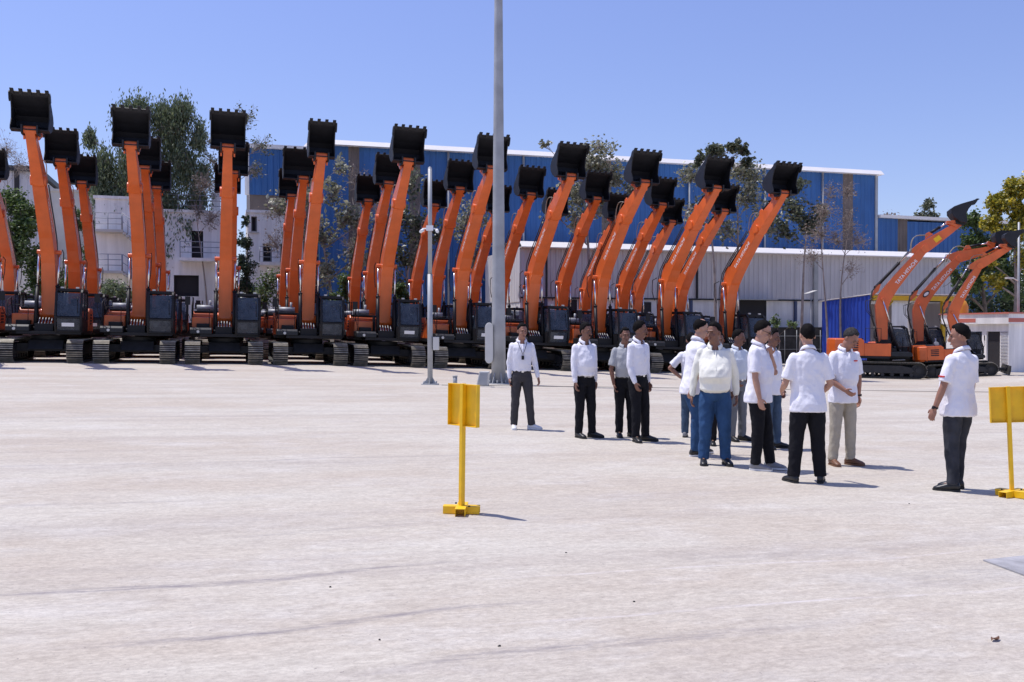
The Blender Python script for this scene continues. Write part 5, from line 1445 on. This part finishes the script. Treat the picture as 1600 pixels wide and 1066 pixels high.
tree('dark_tree', 'dark green dense tree low behind the second and third machines', 132, 62,
     [(128,345,16,34,1),(140,395,16,36,1),(118,430,22,34,1),(150,290,14,16,.4),(95,440,20,30,1)], 0.14, M_l_grn, M_bark, 0.18, 5500, 18, 1.8, 0, seed=5, spread=0.6)
tree('cypress_tree', 'narrow dark conifer right of the third boom', 380, 59.5,
     [(384,345,7,14,.4),(382,380,14,20,1),(384,415,19,24,1.5),(380,450,22,24,1.7),(352,425,10,30,.6)], 0.13, M_l_dark, M_bark, 0.17, 6500, 18, 2.6, 0, seed=6, spread=0.5)
for i, (px, blobs, lm, lab) in enumerate((
    (425, [(420,445,28,30,1),(450,462,26,24,1),(405,470,22,20,.7)], M_l_grn, 'leafy green shrub below the paired windows'),
    (175, [(170,455,26,16,1),(200,462,20,12,.6)], M_l_euc, 'low pale green shrub under the outside staircase'),
    (540, [(545,440,18,30,1),(530,468,20,20,.8)], M_l_grn, 'tall green shrub left of the fifth boom'),
    (632, [(625,455,12,16,.7),(640,470,14,14,.7)], M_l_grn, 'small green shrub behind the sixth machine'),
    (1215, [(1210,504,12,8,1),(1238,506,12,6,.6)], M_l_grn, 'small weed clump on top of the dark stone wall'),)):
    tree('shrub', lab, px, 57.0, blobs, 0.05, lm, M_bark, 0.17, 2200 if i != 4 else 350, 16, 1.7, 0, seed=20+i, group='shrubs', spread=0.6, cat='shrub')
tree('teak_tree', 'sparse tree of large pale leaves between the fourth and fifth booms', 520, 60,
     [(470,305,36,16,.8),(520,300,22,30,.7),(545,345,26,34,1),(500,370,28,30,.9),(560,400,24,34,1),(510,425,26,30,.9),(575,345,18,26,.6),(440,318,26,12,.5),(530,260,18,22,.35)],
     0.15, M_l_teak, M_barkl, 0.30, 1900, 24, 1.5, 0, seed=7, spread=0.75, cluster=4)
tree('teak_tree', 'sparse tree of large leaves behind the fifth and sixth booms', 632, 62,
     [(640,290,24,30,.7),(625,340,26,30,1),(655,360,24,34,1),(630,400,26,34,1),(600,400,18,34,.7),(685,370,22,34,.8),(620,445,22,22,.6)],
     0.13, M_l_teakd, M_barkl, 0.28, 1900, 24, 1.5, 0, seed=8, spread=0.75, cluster=4)
tree('teak_tree', 'sparse tree of pale leaves beside the tall light mast', 740, 62,
     [(725,340,26,40,1),(755,330,20,36,.7),(740,400,24,36,.8)], 0.11, M_l_teak, M_barkl, 0.26, 800, 22, 1.5, 0, seed=9, spread=0.8, cluster=4)
tree('teak_tree', 'pale green leafy tree rising above the roof between the seventh and eighth buckets', 928, 60,
     [(935,232,34,12,.5),(925,262,36,22,1.4),(955,275,28,24,1),(905,300,32,30,1.1),(950,320,30,26,1),(900,345,30,26,.7),(850,225,10,5,.12),(860,330,24,30,.5),(990,300,20,28,.5)],
     0.16, M_l_teak, M_barkl, 0.25, 3400, 24, 1.4, 0, seed=10, spread=0.6, cluster=5)
tree('teak_tree', 'tree with dark leafy tops sticking up around the ninth raised bucket', 1120, 61,
     [(1115,236,16,12,.9),(1145,232,12,12,.6),(1165,235,8,12,.35),(1092,250,10,14,.5),(1168,252,10,8,.3)],
     0.13, M_l_teakd, M_barkl, 0.27, 1300, 20, 1.4, 0, seed=11, spread=0.7, cluster=5)
tree('teak_tree', 'spreading tree of pale leaves behind the ninth and tenth arms', 1150, 62,
     [(1075,275,24,20,.8),(1160,265,28,20,.9),(1120,300,34,26,1),(1170,310,30,30,1.2),(1135,355,34,22,1),(1200,345,26,30,1),(1180,280,26,26,.8),(1085,330,26,26,.6)],
     0.15, M_l_teak, M_barkl, 0.25, 2700, 24, 1.4, 0, seed=12, spread=0.65, cluster=5)
tree('teak_tree', 'leafy tree right of the last raised bucket of the front row', 1250, 60,
     [(1245,290,20,16,.8),(1235,330,28,24,1.2),(1265,350,28,22,1.2),(1222,360,22,22,.8),(1280,330,22,22,.5)],
     0.12, M_l_teakd, M_barkl, 0.25, 1700, 22, 1.4, 0, seed=13, spread=0.65, cluster=5)
tree('bare_tree', 'leafless twiggy sapling nearest the solar lamp post', 1291, 57.6,
     [(1285,330,26,24,1),(1280,365,32,22,1.2),(1300,300,20,20,.6),(1265,400,26,20,.6)], 0.08, M_l_dry, M_barkl, 0.12, 700, 40, 1.6, 0, seed=14, spread=0.7, cluster=3)
tree('bare_tree', 'leafless twiggy sapling left of the blue shed', 1313, 57.2,
     [(1320,300,22,22,.8),(1325,345,28,26,1),(1340,375,26,22,.8),(1305,375,22,20,.8),(1330,420,20,24,.3)], 0.08, M_l_dry, M_barkl, 0.12, 600, 40, 1.6, 0, seed=15, spread=0.7, cluster=3)
tree('distant_tree', 'small dark distant tree between the annex roof and the blue sky', 1448, 95,
     [(1448,322,12,12,1),(1440,338,14,8,.6),(1458,336,12,10,.7)], 0.14, M_l_teakd, M_bark, 0.28, 900, 24, 1.5, 0, seed=16, spread=0.6)
tree('distant_tree', 'faint bare distant tree just right of the tall warehouse corner', 1392, 95,
     [(1392,342,20,6,1)], 0.12, M_l_dry, M_bark, 0.25, 300, 26, 1.5, 0, seed=17, spread=0.8)
tree('blossom_tree', 'yellow flowering tree at the right photo edge', 1585, 58,
     [(1590,295,24,18,1.2),(1562,320,22,20,1),(1600,335,26,26,1.4),(1545,350,20,16,.7),(1575,365,22,20,.8),(1620,300,26,40,1.4),(1535,405,18,12,.4),(1555,440,18,14,.5),(1600,400,24,30,.6)],
     0.2, M_l_yel, M_barkl, 0.20, 16000, 26, 1.4, 0, seed=18, spread=0.55, group='trees on the right')
tree('green_tree', 'dark green tree behind the raised arms of the side-on machines', 1540, 61,
     [(1515,345,20,18,.8),(1505,385,18,24,1),(1535,375,24,30,1.4),(1560,400,26,34,1.5),(1525,430,30,34,1.6),(1580,440,28,34,1.6),(1500,455,18,28,.8),(1605,400,24,50,1.4),(1485,440,12,24,.4)],
     0.2, M_l_grn, M_bark, 0.19, 15000, 22, 1.7, 0, seed=19, spread=0.6, group='trees on the right')
tree('green_tree', 'olive green tree low behind the gatehouse', 1590, 66,
     [(1575,470,40,24,1),(1620,450,30,40,1),(1530,478,30,18,.8)], 0.14, M_l_dark, M_bark, 0.2, 6000, 20, 1.7, 0, seed=30, spread=0.6, group='trees on the right')

def far_wood():
    rnd = random.Random(99); lb = MB(); b = MB()
    for i in range(170):
        px = rnd.uniform(-250, 1900); z = rnd.uniform(135, 175)
        x, y = cw((px-800)/F*z, z); r = rnd.uniform(2.0, 4.0)
        b.tube([(x,y,-0.5),(x,y,r)], 0.2, 5)
        for j in range(150):
            d = Vector((rnd.gauss(0,.5), rnd.gauss(0,.5), rnd.gauss(0,.4)))*r; p = Vector((x, y, r+0.3)) + d
            u = Vector((rnd.gauss(0,1), rnd.gauss(0,1), rnd.gauss(0,1))).normalized(); v_ = u.orthogonal().normalized(); s_ = rnd.uniform(.3,.6)
            lb.add([p-u*s_, p+v_*s_, p+u*s_, p-v_*s_], [(0,1,2,3)])
    lb.build('distant_wood', M_l_grn); tag(bpy.data.objects['distant_wood'], 'low distant wood on the horizon behind the buildings', 'wood', kind='stuff')
far_wood()
